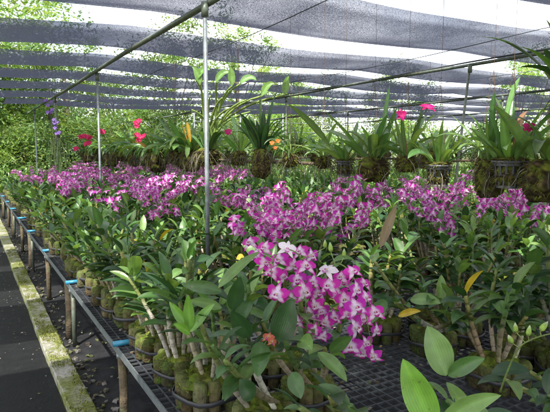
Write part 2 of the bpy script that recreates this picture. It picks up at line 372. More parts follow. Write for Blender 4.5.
def pot_meshes(r, hi=True, rad=.105, h=.12):
    """a bundle of husk chunks, bound with black tape, moss on top"""
    pot = MB(); nc = 11 if hi else 9
    for ring, (rr, cnt) in enumerate(((rad*.84, nc), (rad*.38, 4))):
        for i in range(cnt):
            a = 2*math.pi*(i+r.uniform(-.12, .12))/cnt; w = rad*(.29 if hi else .34)*r.uniform(.9, 1.15)
            c = vary(r.choice([(.11, .085, .045), (.075, .06, .032), (.15, .125, .07), (.06, .06, .028)]), r, .2)
            x, y = rr*math.cos(a)+r.uniform(-.005, .005), rr*math.sin(a)+r.uniform(-.005, .005); hh = h*r.uniform(.88, 1.08)
            nn = 8 if hi else 5; rows = []; cs = []
            for zt, k in ((0, .82), (.08, 1), (.5, r.uniform(.94, 1.08)), (.9, 1), (1, .78)):
                rows.append([(x+w*k*(math.cos(2*math.pi*j/nn+a)*.8*(1+.0)), y+w*k*math.sin(2*math.pi*j/nn+a)*1.05, hh*zt) for j in range(nn)])
                cs.append(lerp(c, (.10, .15, .03), max(0, zt-.6)*1.2))
            o = len(pot.v); pot.grid(rows, nn, cs, close=True); pot.f.append(tuple(o+4*nn+j for j in range(nn)))
    moss = MB(); rr_ = []; cs = []
    K = 6 if hi else 3; NN = 16 if hi else 8
    for i in range(K+1):
        t = i/K
        rr_.append([(rad*1.02*t*math.cos(2*math.pi*j/NN)*(1+r.uniform(-.07, .07)), rad*1.02*t*math.sin(2*math.pi*j/NN)*(1+r.uniform(-.07, .07)), h*(1.12-.34*t**3)+r.uniform(-.010, .012)) for j in range(NN)])
        cs.append([vary(r.choice([(.13, .18, .025), (.10, .14, .02), (.18, .21, .04), (.10, .09, .035)]), r, .2) for j in range(NN)])
    moss.grid(rr_, NN, cs, close=True)
    if hi:
        for i in range(650):
            a = r.uniform(0, 6.28); q = rad*math.sqrt(r.uniform(0, 1.12)); t = q/rad
            p = V(q*math.cos(a), q*math.sin(a), h*(1.12-.34*t**3)-.004); d = nrm(V(r.gauss(0, .6)+math.cos(a)*t*.5, r.gauss(0, .6)+math.sin(a)*t*.5, 1)); l = r.uniform(.008, .022); e = d.orthogonal().normalized()*.0022
            c = vary(r.choice([(.20, .27, .035), (.13, .19, .025), (.27, .31, .06), (.10, .13, .025)]), r, .2)
            o = len(moss.v); moss.v += [tuple(p-e), tuple(p+e), tuple(p+d*l)]; moss.c += [c]*3; moss.f.append((o, o+1, o+2))
    strap = MB(); rows = []; NN = 20 if hi else 10; q = rad*1.16
    for (dr, z) in ((0, h*.42), (.003, h*.43), (.003, h*.56), (0, h*.57)):
        rows.append([((q+dr)*math.cos(2*math.pi*j/NN), (q+dr)*math.sin(2*math.pi*j/NN), z+.006*math.sin(j*1.3)) for j in range(NN)])
    strap.grid(rows, NN, (.03, .03, .035), close=True)
    return pot, moss, strap
FPROTO = []
for i in range(5):
    b = MB(); flower(b, V(0, 0, 0), V(0, 0, 1), 1.0, random.Random(50+i), True, 'white' if i == 4 else 'dend', roll=0); FPROTO.append(b.mesh('flower', M_FLOWER))
b = MB(); _P = (PALE, MAG); PALE, MAG = (.55, .30, .12), (.50, .10, .06); flower(b, V(0, 0, 0), V(0, 0, 1), 1.0, random.Random(77), True, roll=0); FPROTO.append(b.mesh('flower', M_FLOWER)); PALE, MAG = _P
def place_flower(parent, p, n_, size, k, r=rnd, roll=None):
    o = bpy.data.objects.new('flower', FPROTO[k]); COL.objects.link(o); o.parent = parent
    n_ = nrm(n_); up = V(0, 0, 1)-n_*n_.z; up = nrm(up)
    up = Matrix.Rotation(roll if roll is not None else r.uniform(-.4, .4), 3, n_) @ up; rt = nrm(up.cross(n_))
    # prototype: normal = +Z; its 'up' (orthogonal of Z) mapped to up
    pu = V(0, 0, 1).orthogonal().normalized(); pr = nrm(pu.cross(V(0, 0, 1)))
    A = Matrix((pr, pu, V(0, 0, 1))).transposed(); B = Matrix((rt, up, n_)).transposed()
    Mx = (B @ A.inverted()).to_4x4(); o.matrix_local = Matrix.Translation(p) @ Mx @ Matrix.Scale(size, 4)
    return o
def make_plant(seed, lod=0, ncane=6, height=.46, spray=0, young=False, lite=0, flowers_sep=False, wide=1.0, spread=.5, name='potted_orchid', sdir=None, parts=True, low=.56):
    r = random.Random(seed); root = thing(name)
    pot, moss, strap = pot_meshes(r, lod == 0, .122)
    fol = MB(); allc = MB(); canes = []; tops = []
    for i in range(ncane):
        a = 2*math.pi*(i+r.uniform(-.3, .3))/ncane; rr = r.uniform(.02, .07); L = height*r.uniform(.6, 1.12)
        d = V(math.cos(a)*r.uniform(.15, spread), math.sin(a)*r.uniform(.15, spread), 1)
        pts = cane_path((rr*math.cos(a), rr*math.sin(a), .11), d, L, 8 if lod == 0 else 4, .2, r)
        cm = MB() if lod == 0 else allc
        cane(cm, pts, r.uniform(.008, .0125), r.uniform(.35, .55), 7 if lod == 0 else 4, r); canes.append(cm)
        tops.append((pts[-1], nrm(pts[-1]-pts[-2]), a))
        nl = r.randint(9, 13) if lod == 0 else (r.randint(9, 11) if lod == 1 else r.randint(5, 7))
        ph = r.uniform(0, 6.28); bare = r.random() < .14
        if bare: nl = 2
        for k in range(nl):
            t = 1-low*(k/nl)**1.1 if not bare else 1-.05*k
            p, td = along(pts, t); ang = ph+math.pi*k+r.uniform(-.55, .55)
            out = V(math.cos(ang), math.sin(ang), 0); el = r.uniform(.25, 1.0) if k > 1 else r.uniform(.9, 2.2)
            dd = nrm(out+td*el)
            c = vary(r.choice([G_DARK, G_MID, G_MID, G_DARK, G_LITE] if not lite else [G_LITE, G_MID, G_YOUNG, G_LITE]), r, .2)
            if k < 2 and r.random() < .28: c = vary(G_LITE, r)
            if r.random() < .006: c = vary(G_YEL, r)
            if k == nl-1 and r.random() < .02: c = vary(G_DRY, r)
            L_ = r.uniform(.095, .155)*wide
            leaf(fol, p, dd, L_, L_*r.uniform(.30, .45), r.uniform(.5, 1.5), r.uniform(.2, .55), *((9, 5) if lod == 0 else ((4, 3) if lod == 1 else (3, 3))), c, twist=r.uniform(-.5, .5))
    if lod == 0:
        p_ = pot.build('pot', M_HUSK, root); moss.build('moss', M_MOSS, p_); strap.build('strap', M_STRAP, p_)
        for c in canes: c.build('cane', M_CANE, root)
        fol.build('foliage', M_LEAF, root)
    elif lod == 1:
        p_ = pot.build('pot', M_HUSK, root); moss.build('moss', M_MOSS, p_); strap.build('strap', M_STRAP, p_); allc.build('cane_cluster', M_CANE, root); fol.build('foliage', M_LEAF, root)
    for s in range(spray):
        top, td, a = tops[s % len(tops)]
        if sdir is not None: a = sdir+r.uniform(-.5, .5)
        L = r.uniform(.30, .46); out = V(math.cos(a), math.sin(a), 0)
        pts = spray_path(top, nrm(out*r.uniform(.2, .55)+V(0, 0, 1)), L, 12, r.uniform(1.6, 3.2))
        sm = MB(); sm.tube(pts, [.0028*(1-.5*i/12) for i in range(13)], [(.12, .16, .05)]*13, 5)
        nf = int(r.uniform(9, 15)); sep = lod == 0
        if sep: so_ = sm
        pos = []
        for k in range(nf):
            t = .28+.70*k/nf; p, dd = along(pts, t); sd_ = nrm(dd.cross(V(math.sin(k*2.4), math.cos(k*2.4), .2)))
            q = p+sd_*r.uniform(.018, .035)+V(0, 0, r.uniform(-.012, .008)); nn = nrm(sd_*.9+out*.4+V(r.uniform(-.4, .4), r.uniform(-.4, .4), r.uniform(-.1, .5)))
            sm.tube([p, q-nn*.004], [.0012, .0018], (.45, .2, .35), 3, False); pos.append((q, nn))
        for k in range(3):
            p, dd = along(pts, .97+.01*k); bud(sm, p, dd+V(r.uniform(-.4, .4), r.uniform(-.4, .4), 0), .016, lerp(MAG, (.4, .5, .2), .4))
        if sep:
            st_ = sm.build('flower_spray', M_CANE, root)
            for q, nn in pos: place_flower(st_, q, nn, r.uniform(.058, .072), r.randint(0, 3), r)
        else:
            for q, nn in pos: flower(sm, q, nn, r.uniform(.062, .080), r, False)
            sm.build('flower_spray', M_FLOWER, root)
    return root

# ------------------------------------------------------------------ hand-placed image geometry helper
_f = V(math.sin(R(29.6))*math.cos(math.atan(55/540)), math.cos(R(29.6))*math.cos(math.atan(55/540)), -math.sin(math.atan(55/540)))
_r = V(math.cos(R(29.6)), -math.sin(R(29.6)), 0); _u = _r.cross(_f)
def at(px, py, depth): return V(0, 0, 1.6)+(_f+_r*((px-275)/540)-_u*((py-206)/540))*depth
def proj(p):
    q = Vector(p)-V(0, 0, 1.6); z = q.dot(_f); return 275+540*q.dot(_r)/z, 206-540*q.dot(_u)/z, z

# ------------------------------------------------------------------ benches
def bench(x0, x1, y0, y1, label, step=.05, detail=True, ystep=1.6, yoff=2.92):
    root = thing('nursery_bench', (x0, y0, 0)); tag(root, label, 'bench', 'long mesh-topped benches')
    W_, L_ = x1-x0, y1-y0; z = .53
    for sx in (0, W_):
        rb = MB(); rb.box((sx-.003, 0, z-.03), (sx+.003, L_, z+.008)); g = .024 if sx == 0 else -.024
        rb.box((min(sx+.003, sx+g), 0, z-.03), (max(sx-.003, sx+g) if sx else sx+g, L_, z-.026)); rb.build('rail', M_STEEL, root, False)
    lt = MB(); st = step if detail else .12
    nx = int(W_/st); n = int(L_/st)
    for i in range(1, nx):
        x = i*st; big = i % 6 == 0; w = .0035 if big else .002
        lt.box((x-w, .0, z-(.016 if big else .008)), (x+w, L_, z+.001))
    for j in range(1, n):
        y = j*st; big = j % 6 == 0; w = .0035 if big else .002
        lt.box((.004, y-w, z-(.017 if big else .009)), (W_-.004, y+w, z))
    lt.build('mesh_top', M_LATTICE, root, False)
    y = yoff-ystep*round((yoff-y0)/ystep)
    k = 0
    while y < y1:
        if y > y0+.05:
            yy = y-y0; sb = MB(); sb.tube([(-.012-rnd.uniform(0, .012), yy, z+.018+rnd.uniform(0, .004)), (rnd.uniform(.10, .145), yy+rnd.uniform(-.012, .012), z+.018)], .0155, (1, 1, 1), 14); sb.build('pipe_sleeve', M_BLUE, root)
            cb = MB(); cb.tube([(.0, yy, z-.05), (W_, yy, z-.05)], .017, (1, 1, 1), 10); cb.build('crossbar', M_STEEL, root)
            for sx in (.035, W_-.035):
                lg = MB(); wob = rnd.uniform(-.01, .01)
                blue = False
                if k % 2 == 0 or sx > .1: lg.tube([(sx, yy+.035, -.02), (sx+wob, yy+.037, .25), (sx, yy+.035, z-.031)], [.026, .024, .025], (1, 1, 1), 10)
                else: lg.tube([(sx, yy+.035, -.02), (sx, yy+.035, z-.031)], .018, (1, 1, 1), 12); blue = True
                lg.build('leg', M_PIPE if blue else M_WOOD, root)
                if sx < .1 and k % 2:
                    lg = MB(); lg.tube([(sx-.005, yy+.26, -.02), (sx+.004, yy+.262, .25), (sx, yy+.26, z-.031)], [.036, .034, .035], (1, 1, 1), 10); lg.build('leg', M_WOOD, root)
        y += ystep; k += 1
    return root
bench(.66, 2.62, -.4, 15.4, 'steel-edged mesh bench nearest the mossy kerb, its blue pipe ends showing')
bench(3.24, 5.3, -.4, 15.4, 'second mesh bench from the kerb, across the narrow gap', detail=False, yoff=3.05)
bench(6.0, 8.1, .6, 15.4, 'third mesh bench from the kerb, behind the two flowering ones', detail=False)
bench(8.8, 10.9, 2.6, 15.4, 'fourth mesh bench from the kerb under low leafy plants', detail=False)
bench(11.6, 13.7, 4.6, 15.4, 'farthest mesh bench from the kerb on the right', detail=False)

# ------------------------------------------------------------------ orchids on the benches
HI = [make_plant(100+i, 0, 8+i % 3, .40+.02*(i % 4), lite=0) for i in range(7)]
HIF = [make_plant(150+i, 0, 7, .40, spray=4) for i in range(3)]
MID = [make_plant(200+i, 1, 7, .44) for i in range(6)]
MIDF = [make_plant(240+i, 1, 8, .42, spray=1+i % 2+(i == 0)) for i in range(6)]
MIDX = [make_plant(260+i, 1, 7, .42, spray=5) for i in range(2)]
MIDE = [make_plant(290+i, 1, 9, .40, spread=.95, low=.80) for i in range(3)]
MIDL = [make_plant(270+i, 1, 7, .42, lite=1) for i in range(4)]
used = set()
def inst(proto, x, y, s=1, z=.532):
    if proto.name in used: o = copy_tree(proto)
    else: used.add(proto.name); o = proto
    o.location = (x, y, z); o.rotation_euler.z = rnd.uniform(0, 6.28); o.scale = (s, s, s*rnd.uniform(.92, 1.08)); return o
PINK = [(32, 176, 62, 208), (74, 166, 130, 190), (102, 186, 204, 214), (130, 166, 246, 186), (220, 200, 246, 214), (262, 184, 356, 232), (236, 214, 348, 268),
        (372, 194, 402, 206), (420, 188, 468, 214), (508, 192, 580, 220)]
rows_x = [(.865, 'kerb-side edge row'), (1.20, 'second row from the kerb'), (1.62, 'middle row'), (2.02, 'fourth row'), (2.40, 'gap-side edge row')]
rows2 = [3.42, 3.78, 4.18, 4.6, 5.05]
rows3 = [6.2, 6.7, 7.25, 7.8, 9.0, 9.6, 10.2, 10.7, 11.9, 12.6, 13.3]
cands = []
for xr, nm in rows_x:
    y = 2.05 if xr < 1 else (2.12 if xr < 1.5 else (3.0 if xr < 1.9 else (2.35 if xr < 2.2 else 1.15)))
    while y < 15: cands.append((xr, y, nm, 1)); y += .30 if y < 6 else .36
for i, xr in enumerate(rows2):
    y = .9+rnd.random()*.1
    while y < 15: cands.append((xr, y, 'bench two row %d' % i, 2)); y += .34 if y < 6 else .42
for i, xr in enumerate(rows3):
    y = 2.2+i*.25
    while y < 15: cands.append((xr, y, 'row %d' % i, 3)); y += .46
vis = []
CL = [(1.78, 2.75), (2.02, 2.80), (1.82, 3.08), (2.12, 3.12), (1.95, 3.42), (2.25, 3.45), (2.05, 3.78), (2.36, 3.82), (2.2, 4.15)]
for x_, y_ in CL: cands.append((x_, y_, 'fourth row', 1))
cands.append((2.08, 1.55, 'fourth row', 1))
for xr, y, nm, bn in cands:
    x = xr+rnd.uniform(-.035, .035); yy = y+rnd.uniform(-.05, .05)
    px, py, dz = proj((x, yy, 1.0))
    if bn == 1 and 1.1 < xr < 1.3 and 2.4 < y < 3.35: continue
    if bn == 1 and 1.7 < xr < 2.5 and 2.6 < y < 4.35 and (xr, y) not in CL: continue
    if dz > .3 and -40 < px < 605 and py < 480: vis.append((dz, x, yy, nm, bn, px, py))
vis.sort(key=lambda t: t[0])
ORD = ['nearest', 'second nearest', 'third', 'fourth', 'fifth', 'sixth', 'seventh', 'eighth', 'ninth', 'tenth', 'eleventh', 'twelfth']
rowname = []
for c_ in cands:
    if c_[2] not in rowname: rowname.append(c_[2])
OR2 = ['first', 'second', 'third', 'fourth', 'fifth', 'sixth', 'seventh', 'eighth', 'ninth', 'tenth', 'eleventh', 'twelfth', 'thirteenth', 'fourteenth', 'fifteenth', 'sixteenth', 'seventeenth', 'eighteenth', 'nineteenth', 'twentieth', 'twenty-first', 'twenty-second']
cnt = {}; far = []; NIND = 285; nplants = 0
for dz, x, y, nm, bn, px, py in vis:
    tx, ty, _ = proj((x, y, 1.10)); fl = any(a-3 < tx < c+3 and b-2 < ty < d+3 for a, b, c, d in PINK) and rnd.random() < (.5 if px > 365 else .75 if y < 5.5 else .62+.35*math.sin(x*2.3+y*1.7)) and not (y > 6 and px > 250) and not (bn == 3 and y > 4.5)
    if bn == 1 and (y < 2.75 or x < 1.4) and y < 3.2: fl = False
    if any(abs(x-a) < .06 and abs(y-b_) < .07 for a, b_ in CL): fl = True
    if dz < 6 and 180 < px < 228: fl = False
    if 2.35 < dz < 3.5 and 188 < px < 216: continue
    if nplants >= NIND: far.append((x, y, fl, bn, dz)); continue
    nplants += 1
    hi = dz < 3.6
    if bn == 3: o = inst(MIDL[rnd.randrange(4)] if not fl else MIDF[rnd.randrange(6)], x, y, rnd.uniform(.9, 1.1))
    elif nm == 'kerb-side edge row' and not hi and not fl: o = inst(MIDE[rnd.randrange(3)], x, y, rnd.uniform(.9, 1.1))
    elif fl: o = inst((HIF[rnd.randrange(3)] if hi else (MIDX[rnd.randrange(2)] if (px > 365 or (y < 5 and rnd.random() < .5)) else MIDF[rnd.randrange(6)])), x, y, rnd.uniform(.95, 1.1))
    else: o = inst((HI[rnd.randrange(7)] if hi else MID[rnd.randrange(6)]), x, y, rnd.uniform(.88, 1.08))
    k = rowname.index(nm); sec = sum(y > q for q in (3.49, 7.25, 10.9)); n_ = cnt[(nm, sec)] = cnt.get((nm, sec), -1)+1
    where = ('from the near end', 'past the front pole', 'past the second left pole', 'past the third left pole')[sec]
    rn = 'kerb-side edge row' if k == 0 else OR2[k]+' row from the kerb'
    tag(o, '%s in the %s, %s %s' % ('flowering orchid' if fl else ('pale orchid' if bn == 3 else 'leafy orchid'), rn, OR2[n_], where), 'orchid', 'orchids in husk pots on '+('the kerb-side bench', 'the second bench', 'the farther benches')[bn-1])
# the rest of the rows as one mass
def merged(name, items, mname_mat, label):
    pass
def proto_np(root):
    out = []
    for ch in [root]+list(root.children_recursive):
        if ch.type != 'MESH': continue
        me = ch.data; n = len(me.vertices); co = np.empty(n*3, np.float32); me.vertices.foreach_get('co', co)
        cl = np.empty(n*4, np.float32); me.color_attributes['tint'].data.foreach_get('color', cl)
        ls = np.empty(len(me.polygons), np.int32); me.polygons.foreach_get('loop_total', ls); li = np.empty(len(me.loops), np.int32); me.loops.foreach_get('vertex_index', li)
        out.append((co.reshape(-1, 3), cl.reshape(-1, 4), ls, li, me.materials[0]))
    return out
LOWL = [make_plant(300+i, 1, 6, .42, lite=1) for i in range(3)]
NP = {}
for k_, lst in (('L', LOWL), ('M', MID[:3]), ('F', MIDF[:4])): NP[k_] = [proto_np(p) for p in lst]
acc = {'co': [], 'cl': [], 'ls': [], 'li': [], 'mi': []}; mats = []; vo = 0
for x, y, fl, bn, dz in far:
    L = NP['F' if fl else ('L' if (bn == 3 or rnd.random() < .25) else 'M')]; P = L[rnd.randrange(len(L))]; a = rnd.uniform(0, 6.28); s = rnd.uniform(.9, 1.1)
    Rm = np.array([[math.cos(a), -math.sin(a), 0], [math.sin(a), math.cos(a), 0], [0, 0, 1]], np.float32)*s
    for co, cl, ls, li, m_ in P:
        if m_ not in mats: mats.append(m_)
        acc['co'].append(co @ Rm.T+np.array([x, y, .532], np.float32)); acc['cl'].append(cl); acc['ls'].append(ls); acc['li'].append(li+vo); acc['mi'].append(np.full(len(ls), mats.index(m_), np.int32)); vo += len(co)
for p in LOWL:
    for c in list(p.children_recursive)+[p]: bpy.data.objects.remove(c)
for p in HI+HIF+MID+MIDF+MIDL+MIDX+MIDE:
    if p.name not in used:
        for c in list(p.children_recursive)+[p]: bpy.data.objects.remove(c)
if far:
    co = np.concatenate(acc['co']); li = np.concatenate(acc['li']); ls = np.concatenate(acc['ls'])
    me = bpy.data.meshes.new('far_orchids'); me.vertices.add(len(co)); me.vertices.foreach_set('co', co.ravel())
    me.loops.add(len(li)); me.loops.foreach_set('vertex_index', li); me.polygons.add(len(ls))
    me.polygons.foreach_set('loop_start', np.concatenate([[0], np.cumsum(ls)[:-1]]).astype(np.int32)); me.polygons.foreach_set('material_index', np.concatenate(acc['mi']))
    for m_ in mats: me.materials.append(m_)
    me.update(calc_edges=True); me.validate()
    at_ = me.color_attributes.new('tint', 'FLOAT_COLOR', 'POINT'); at_.data.foreach_set('color', np.concatenate(acc['cl']).ravel())
    me.polygons.foreach_set('use_smooth', [True]*len(me.polygons))
    o = bpy.data.objects.new('far_orchids', me); COL.objects.link(o); tag(o, 'dense far rows of orchids filling the back of all benches', 'orchids', kind='stuff')

# ------------------------------------------------------------------ the foreground orchids, shaped one by one
def hero(name, base, canes, label, leaves=(), sprays=(), group=None, seed=1, pot=True):
    """canes: list of (top point, number of leaves, r); leaves: explicit blades; sprays: (path points, flowers)"""
    r = random.Random(seed); base = Vector(base); root = thing(name, base); tag(root, label, 'orchid', group)
    if pot:
        p_, ms, stp = pot_meshes(r, True, .11, .12); q = p_.build('pot', M_HUSK, root); ms.build('moss', M_MOSS, q); stp.build('strap', M_STRAP, q)
    fol = MB()
    for i, (top, nl, rr) in enumerate(canes):
        top = Vector(top)-base; a = r.uniform(0, 6.28); b0 = V(.06*math.cos(a), .06*math.sin(a), .11)
        if not pot: b0 = V(0, 0, 0)
        mid = (b0+top)*.5+V(top.x*.10, top.y*.10, -.02); pts = []
        for k in range(10):
            t = k/9; pts.append(b0*(1-t)**2+mid*2*t*(1-t)+top*t*t)
        cm = MB(); cane(cm, pts, rr, .45, 9, r); cm.build('cane', M_CANE, root)
        ph = r.uniform(0, 6.28)
        nl += 3
        for k in range(nl):
            p, td = along(pts, 1-.5*k/max(1, nl)); ang = ph+math.pi*k+r.uniform(-.6, .6); out = V(math.cos(ang), math.sin(ang), 0)
            c = vary(r.choice([G_DARK, G_MID, G_MID, G_LITE]), r, .2); L_ = r.uniform(.085, .14)
            leaf(fol, p, nrm(out+td*r.uniform(.2, 1.3)), L_, L_*r.uniform(.34, .46), r.uniform(.4, 1.3), r.uniform(.2, .5), 12, 7, c, twist=r.uniform(-.5, .5))
    for (p, tip, w, c, dr) in leaves:
        p = Vector(p)-base; tip = Vector(tip)-base; L_ = (tip-p).length
        leaf(fol, p, nrm(nrm(tip-p)+V(0, 0, dr*.35)), L_*1.05, w*.98, dr*.8, .3, 16, 7, c, twist=r.uniform(-.4, .4), up=-_f+V(0, 0, .5))
    if fol.v: fol.build('foliage', M_LEAF, root)
    for path, fls, buds in sprays:
        pts = [Vector(p)-base for p in path]; sp = []
        n = len(pts)
        for i in range(n-1):           # Catmull-Rom
            p0, p1, p2, p3 = pts[max(0, i-1)], pts[i], pts[i+1], pts[min(n-1, i+2)]
            for k in range(6):
                t = k/6; sp.append(.5*((2*p1)+(p2-p0)*t+(2*p0-5*p1+4*p2-p3)*t*t+(3*p1-p0-3*p2+p3)*t**3))
        sp.append(pts[-1]); sm = MB(); sm.tube(sp, [.0032-.0016*i/len(sp) for i in range(len(sp))], [(.15, .21, .06)]*len(sp), 7)
        F = []
        for (p, nn, s, k) in fls:
            p = Vector(p)-base; q = min(sp, key=lambda t: (t-p).length-(.01 if t.z > p.z else 0)); nn = nrm(nn)
            sm.tube([q, (q+p)*.5-V(0, 0, .006)-nn*.012, p-nn*.003], [.0013, .0013, .002], [(.3, .3, .12), (.5, .3, .4), (.6, .4, .55)], 5, False); F.append((p, nn, s, k))
        for (p, d, s) in buds:
            p = Vector(p)-base; q = min(sp, key=lambda t: (t-p).length); sm.tube([q, p], .0012, (.3, .36, .12), 5, False); bud(sm, p, Vector(d), s, (.28, .42, .08))
        st = sm.build('flower_spray', M_CANE, root)
        for p, nn, s, k in F: place_flower(st, p, nn, s, k, r)
    return root
toC = -_f
def fc(a, b=.0): return nrm(toC+_r*a+_u*b)      # facing roughly the light and the path
def fl(px, py, d, a=0, b=.1, s=.066, k=None): return (at(px, py, d), fc(a+rnd.gauss(0, .45), b+rnd.gauss(.05, .4)), s*rnd.uniform(1.05, 1.32), rnd.randint(0, 3) if k is None else k)
# hero spray hanging over the empty mesh
hero('potted_orchid', (1.20, 1.83, .532),
     [(at(333, 262, 1.95), 2, .010), (at(300, 300, 1.9), 5, .010), (at(262, 322, 1.85), 5, .010), (at(325, 348, 1.9), 4, .010), (at(345, 300, 2.05), 3, .009), (at(285, 340, 1.75), 4, .011)],
     'tall orchid with long magenta and white sprays drooping over the empty mesh',
     leaves=[(at(278, 342, 1.74), at(292, 300, 1.72), .085, G_DARK, .2), (at(262, 342, 1.72), at(258, 378, 1.62), .062, G_MID, .8), (at(330, 352, 1.8), at(352, 338, 1.74), .045, G_MID, .6),
             (at(318, 352, 1.75), at(345, 382, 1.66), .05, G_LITE, .5), (at(292, 372, 1.7), at(300, 398, 1.66), .055, G_MID, .6), (at(250, 338, 1.75), at(232, 312, 1.7), .06, G_DARK, .2),
             (at(250, 300, 1.85), at(238, 330, 1.75), .055, G_MID, .7), (at(300, 340, 1.72), at(312, 352, 1.62), .055, G_LITE, .8)],
     sprays=[([at(318, 300, 1.95), at(322, 276, 1.93), at(338, 264, 1.90), at(352, 275, 1.88), at(362, 300, 1.87), at(368, 325, 1.86), at(372, 352, 1.86)],
              [fl(329, 286, 1.86, -.1, .1), fl(356, 290, 1.84, .1, .2), fl(356, 308, 1.83, .0, .0, .068), fl(355, 328, 1.82, -.15, .0, .070), fl(351, 346, 1.83, -.1, -.15), fl(374, 356, 1.82, .2, -.1, .062),
               fl(375, 313, 1.85, .6, 0, .058), fl(376, 331, 1.86, .8, .0, .056), fl(345, 300, 1.87, -.3, .3, .06), fl(366, 344, 1.87, .5, .1, .055), fl(327, 271, 1.87, 0, .9, .066, 4), fl(341, 278, 1.90, .2, .8, .06), fl(338, 294, 1.9, -.2, 0, .064), fl(346, 314, 1.88, -.5, 0, .06), fl(366, 298, 1.88, .6, .2, .06), fl(364, 320, 1.88, .4, 0, .062), fl(343, 284, 1.93, .1, .4, .06), fl(364, 284, 1.9, .5, .5, .058), fl(362, 352, 1.85, .1, -.3, .06), fl(353, 272, 1.88, .2, 1.0, .055)],
              [(at(344, 257, 1.9), (0, 0, 1), .03), (at(331, 252, 1.92), (0, .2, 1), .035)]),
             ([at(305, 318, 1.92), at(306, 290, 1.92), at(302, 262, 1.92), at(295, 252, 1.9), at(283, 250, 1.9), at(272, 262, 1.9), at(272, 290, 1.88)],
              [fl(277, 294, 1.80, -.2, 0, .068), fl(265, 248, 1.95, -.3, .1, .06), fl(279, 260, 1.93, 0, 0, .062), fl(264, 263, 1.97, -.2, -.2, .055), fl(287, 249, 1.9, .2, .9, .066, 4), fl(306, 267, 1.86, .1, .9, .062),
               fl(304, 292, 1.84, 0, -.1, .07), fl(298, 280, 1.9, -.4, .2, .06), fl(313, 282, 1.92, .3, .2, .058), fl(293, 266, 1.95, 0, .2, .06), fl(316, 305, 1.90, -.2, .1, .06), fl(326, 322, 1.92, 0, 0, .056),
               fl(314, 330, 1.93, -.3, -.1, .054), fl(256, 256, 2.02, -.4, .3), fl(250, 243, 2.05, -.3, .4, .06), fl(272, 272, 1.98, .2, .0, .06), fl(292, 300, 1.94, -.3, -.2, .058), fl(318, 294, 1.93, .4, .2, .06), fl(309, 313, 1.95, -.2, .1, .06), fl(297, 322, 1.97, -.4, 0, .055), fl(322, 312, 1.96, .3, .0, .055), fl(334, 318, 1.95, .1, .2, .06), fl(283, 277, 1.99, .1, .3, .06), fl(300, 252, 2.0, 0, .5, .06), fl(311, 256, 2.02, .3, .4, .055), fl(323, 336, 1.94, .2, -.2, .05)],
              [(at(325, 248, 1.95), (0, 0, 1), .03)]),
             ([at(262, 352, 1.72), at(265, 344, 1.71), at(268, 338, 1.70)], [(at(268, 338, 1.70), fc(-.3, .8), .042, 5), (at(272, 342, 1.69), fc(.6, .4), .035, 5)], [])], seed=5)
hero('potted_orchid', (.93, 1.72, .532),
     [(at(200, 322, 1.75), 4, .010), (at(228, 300, 1.8), 5, .011), (at(212, 345, 1.7), 3, .010), (at(248, 285, 1.85), 4, .009), (at(225, 360, 1.6), 3, .011)],
     'leafy orchid at the bottom centre with one bright young shoot leaning left',
     leaves=[(at(190, 330, 1.72), at(170, 303, 1.72), .035, G_YOUNG, .2), (at(190, 330, 1.72), at(188, 296, 1.7), .036, G_YOUNG, .1), (at(190, 332, 1.72), at(214, 305, 1.7), .034, G_YOUNG, .4),
             (at(190, 334, 1.71), at(174, 325, 1.66), .028, G_YOUNG, .5), (at(218, 288, 1.75), at(259, 254, 1.75), .040, G_LITE, .5), (at(222, 292, 1.78), at(184, 287, 1.78), .045, G_MID, .5),
             (at(232, 310, 1.75), at(240, 278, 1.7), .055, G_DARK, .1), (at(222, 308, 1.75), at(190, 302, 1.75), .035, G_LITE, .4)],
     seed=6)
hero('potted_orchid', (1.12, 1.30, .532),
     [(at(350, 405, 1.45), 3, .012), (at(330, 395, 1.5), 3, .011), (at(300, 408, 1.45), 4, .010)],
     'orchid at the bottom edge of the photo with thick grey canes', leaves=[(at(252, 400, 1.4), at(240, 380, 1.38), .05, G_DARK, .3)], seed=8)
hero('potted_orchid', (1.62, 1.02, .532),
     [(at(447, 400, 1.50), 1, .010), (at(470, 420, 1.5), 3, .010), (at(432, 425, 1.45), 2, .010), (at(520, 420, 1.55), 3, .010)],
     'orchid at the bottom right with two large bright leaves standing up',
     leaves=[(at(446, 376, 1.50), at(428, 328, 1.52), .085, G_LITE, .1), (at(448, 376, 1.5), at(484, 360, 1.45), .045, G_MID, .6), (at(434, 430, 1.42), at(404, 362, 1.42), .085, G_YOUNG, .1), (at(440, 424, 1.4), at(500, 398, 1.36), .05, G_LITE, .8)],
     seed=9)
hero('potted_orchid', (2.02, .98, .532),
     [(at(505, 380, 1.75), 3, .010), (at(530, 372, 1.8), 3, .010), (at(548, 395, 1.7), 3, .010)],
     'orchid at the right edge with pale green buds on a rising stem',
     sprays=[([at(500, 392, 1.7), at(510, 365, 1.66), at(522, 345, 1.62), at(545, 335, 1.6), at(565, 333, 1.6)], [], [(at(512, 343, 1.64), V(-.4, 0, .6), .034), (at(516, 332, 1.63), V(-.2, 0, 1), .030), (at(528, 336, 1.6), V(.2, 0, 1), .032), (at(540, 331, 1.6), V(.3, -.2, .5), .036), (at(552, 338, 1.6), V(.3, -.2, .2), .034)])],
     seed=10)
hero('potted_orchid', (2.12, 2.02, .532),
     [(at(395, 302, 2.55), 6, .013), (at(420, 285, 2.6), 5, .011), (at(375, 262, 2.6), 3, .010), (at(440, 300, 2.5), 5, .010), (at(455, 318, 2.4), 4, .010)],
     'orchid with thick slanting canes and a yellowing leaf, right of the drooping sprays',
     leaves=[(at(398, 316, 2.45), at(420, 312, 2.35), .035, G_YEL, .4), (at(380, 248, 2.5), at(396, 206, 2.5), .045, (.20, .14, .07), .1), (at(386, 300, 2.5), at(372, 325, 2.4), .06, G_MID, .8), (at(410, 300, 2.5), at(440, 305, 2.4), .06, G_LITE, .7)], seed=12)
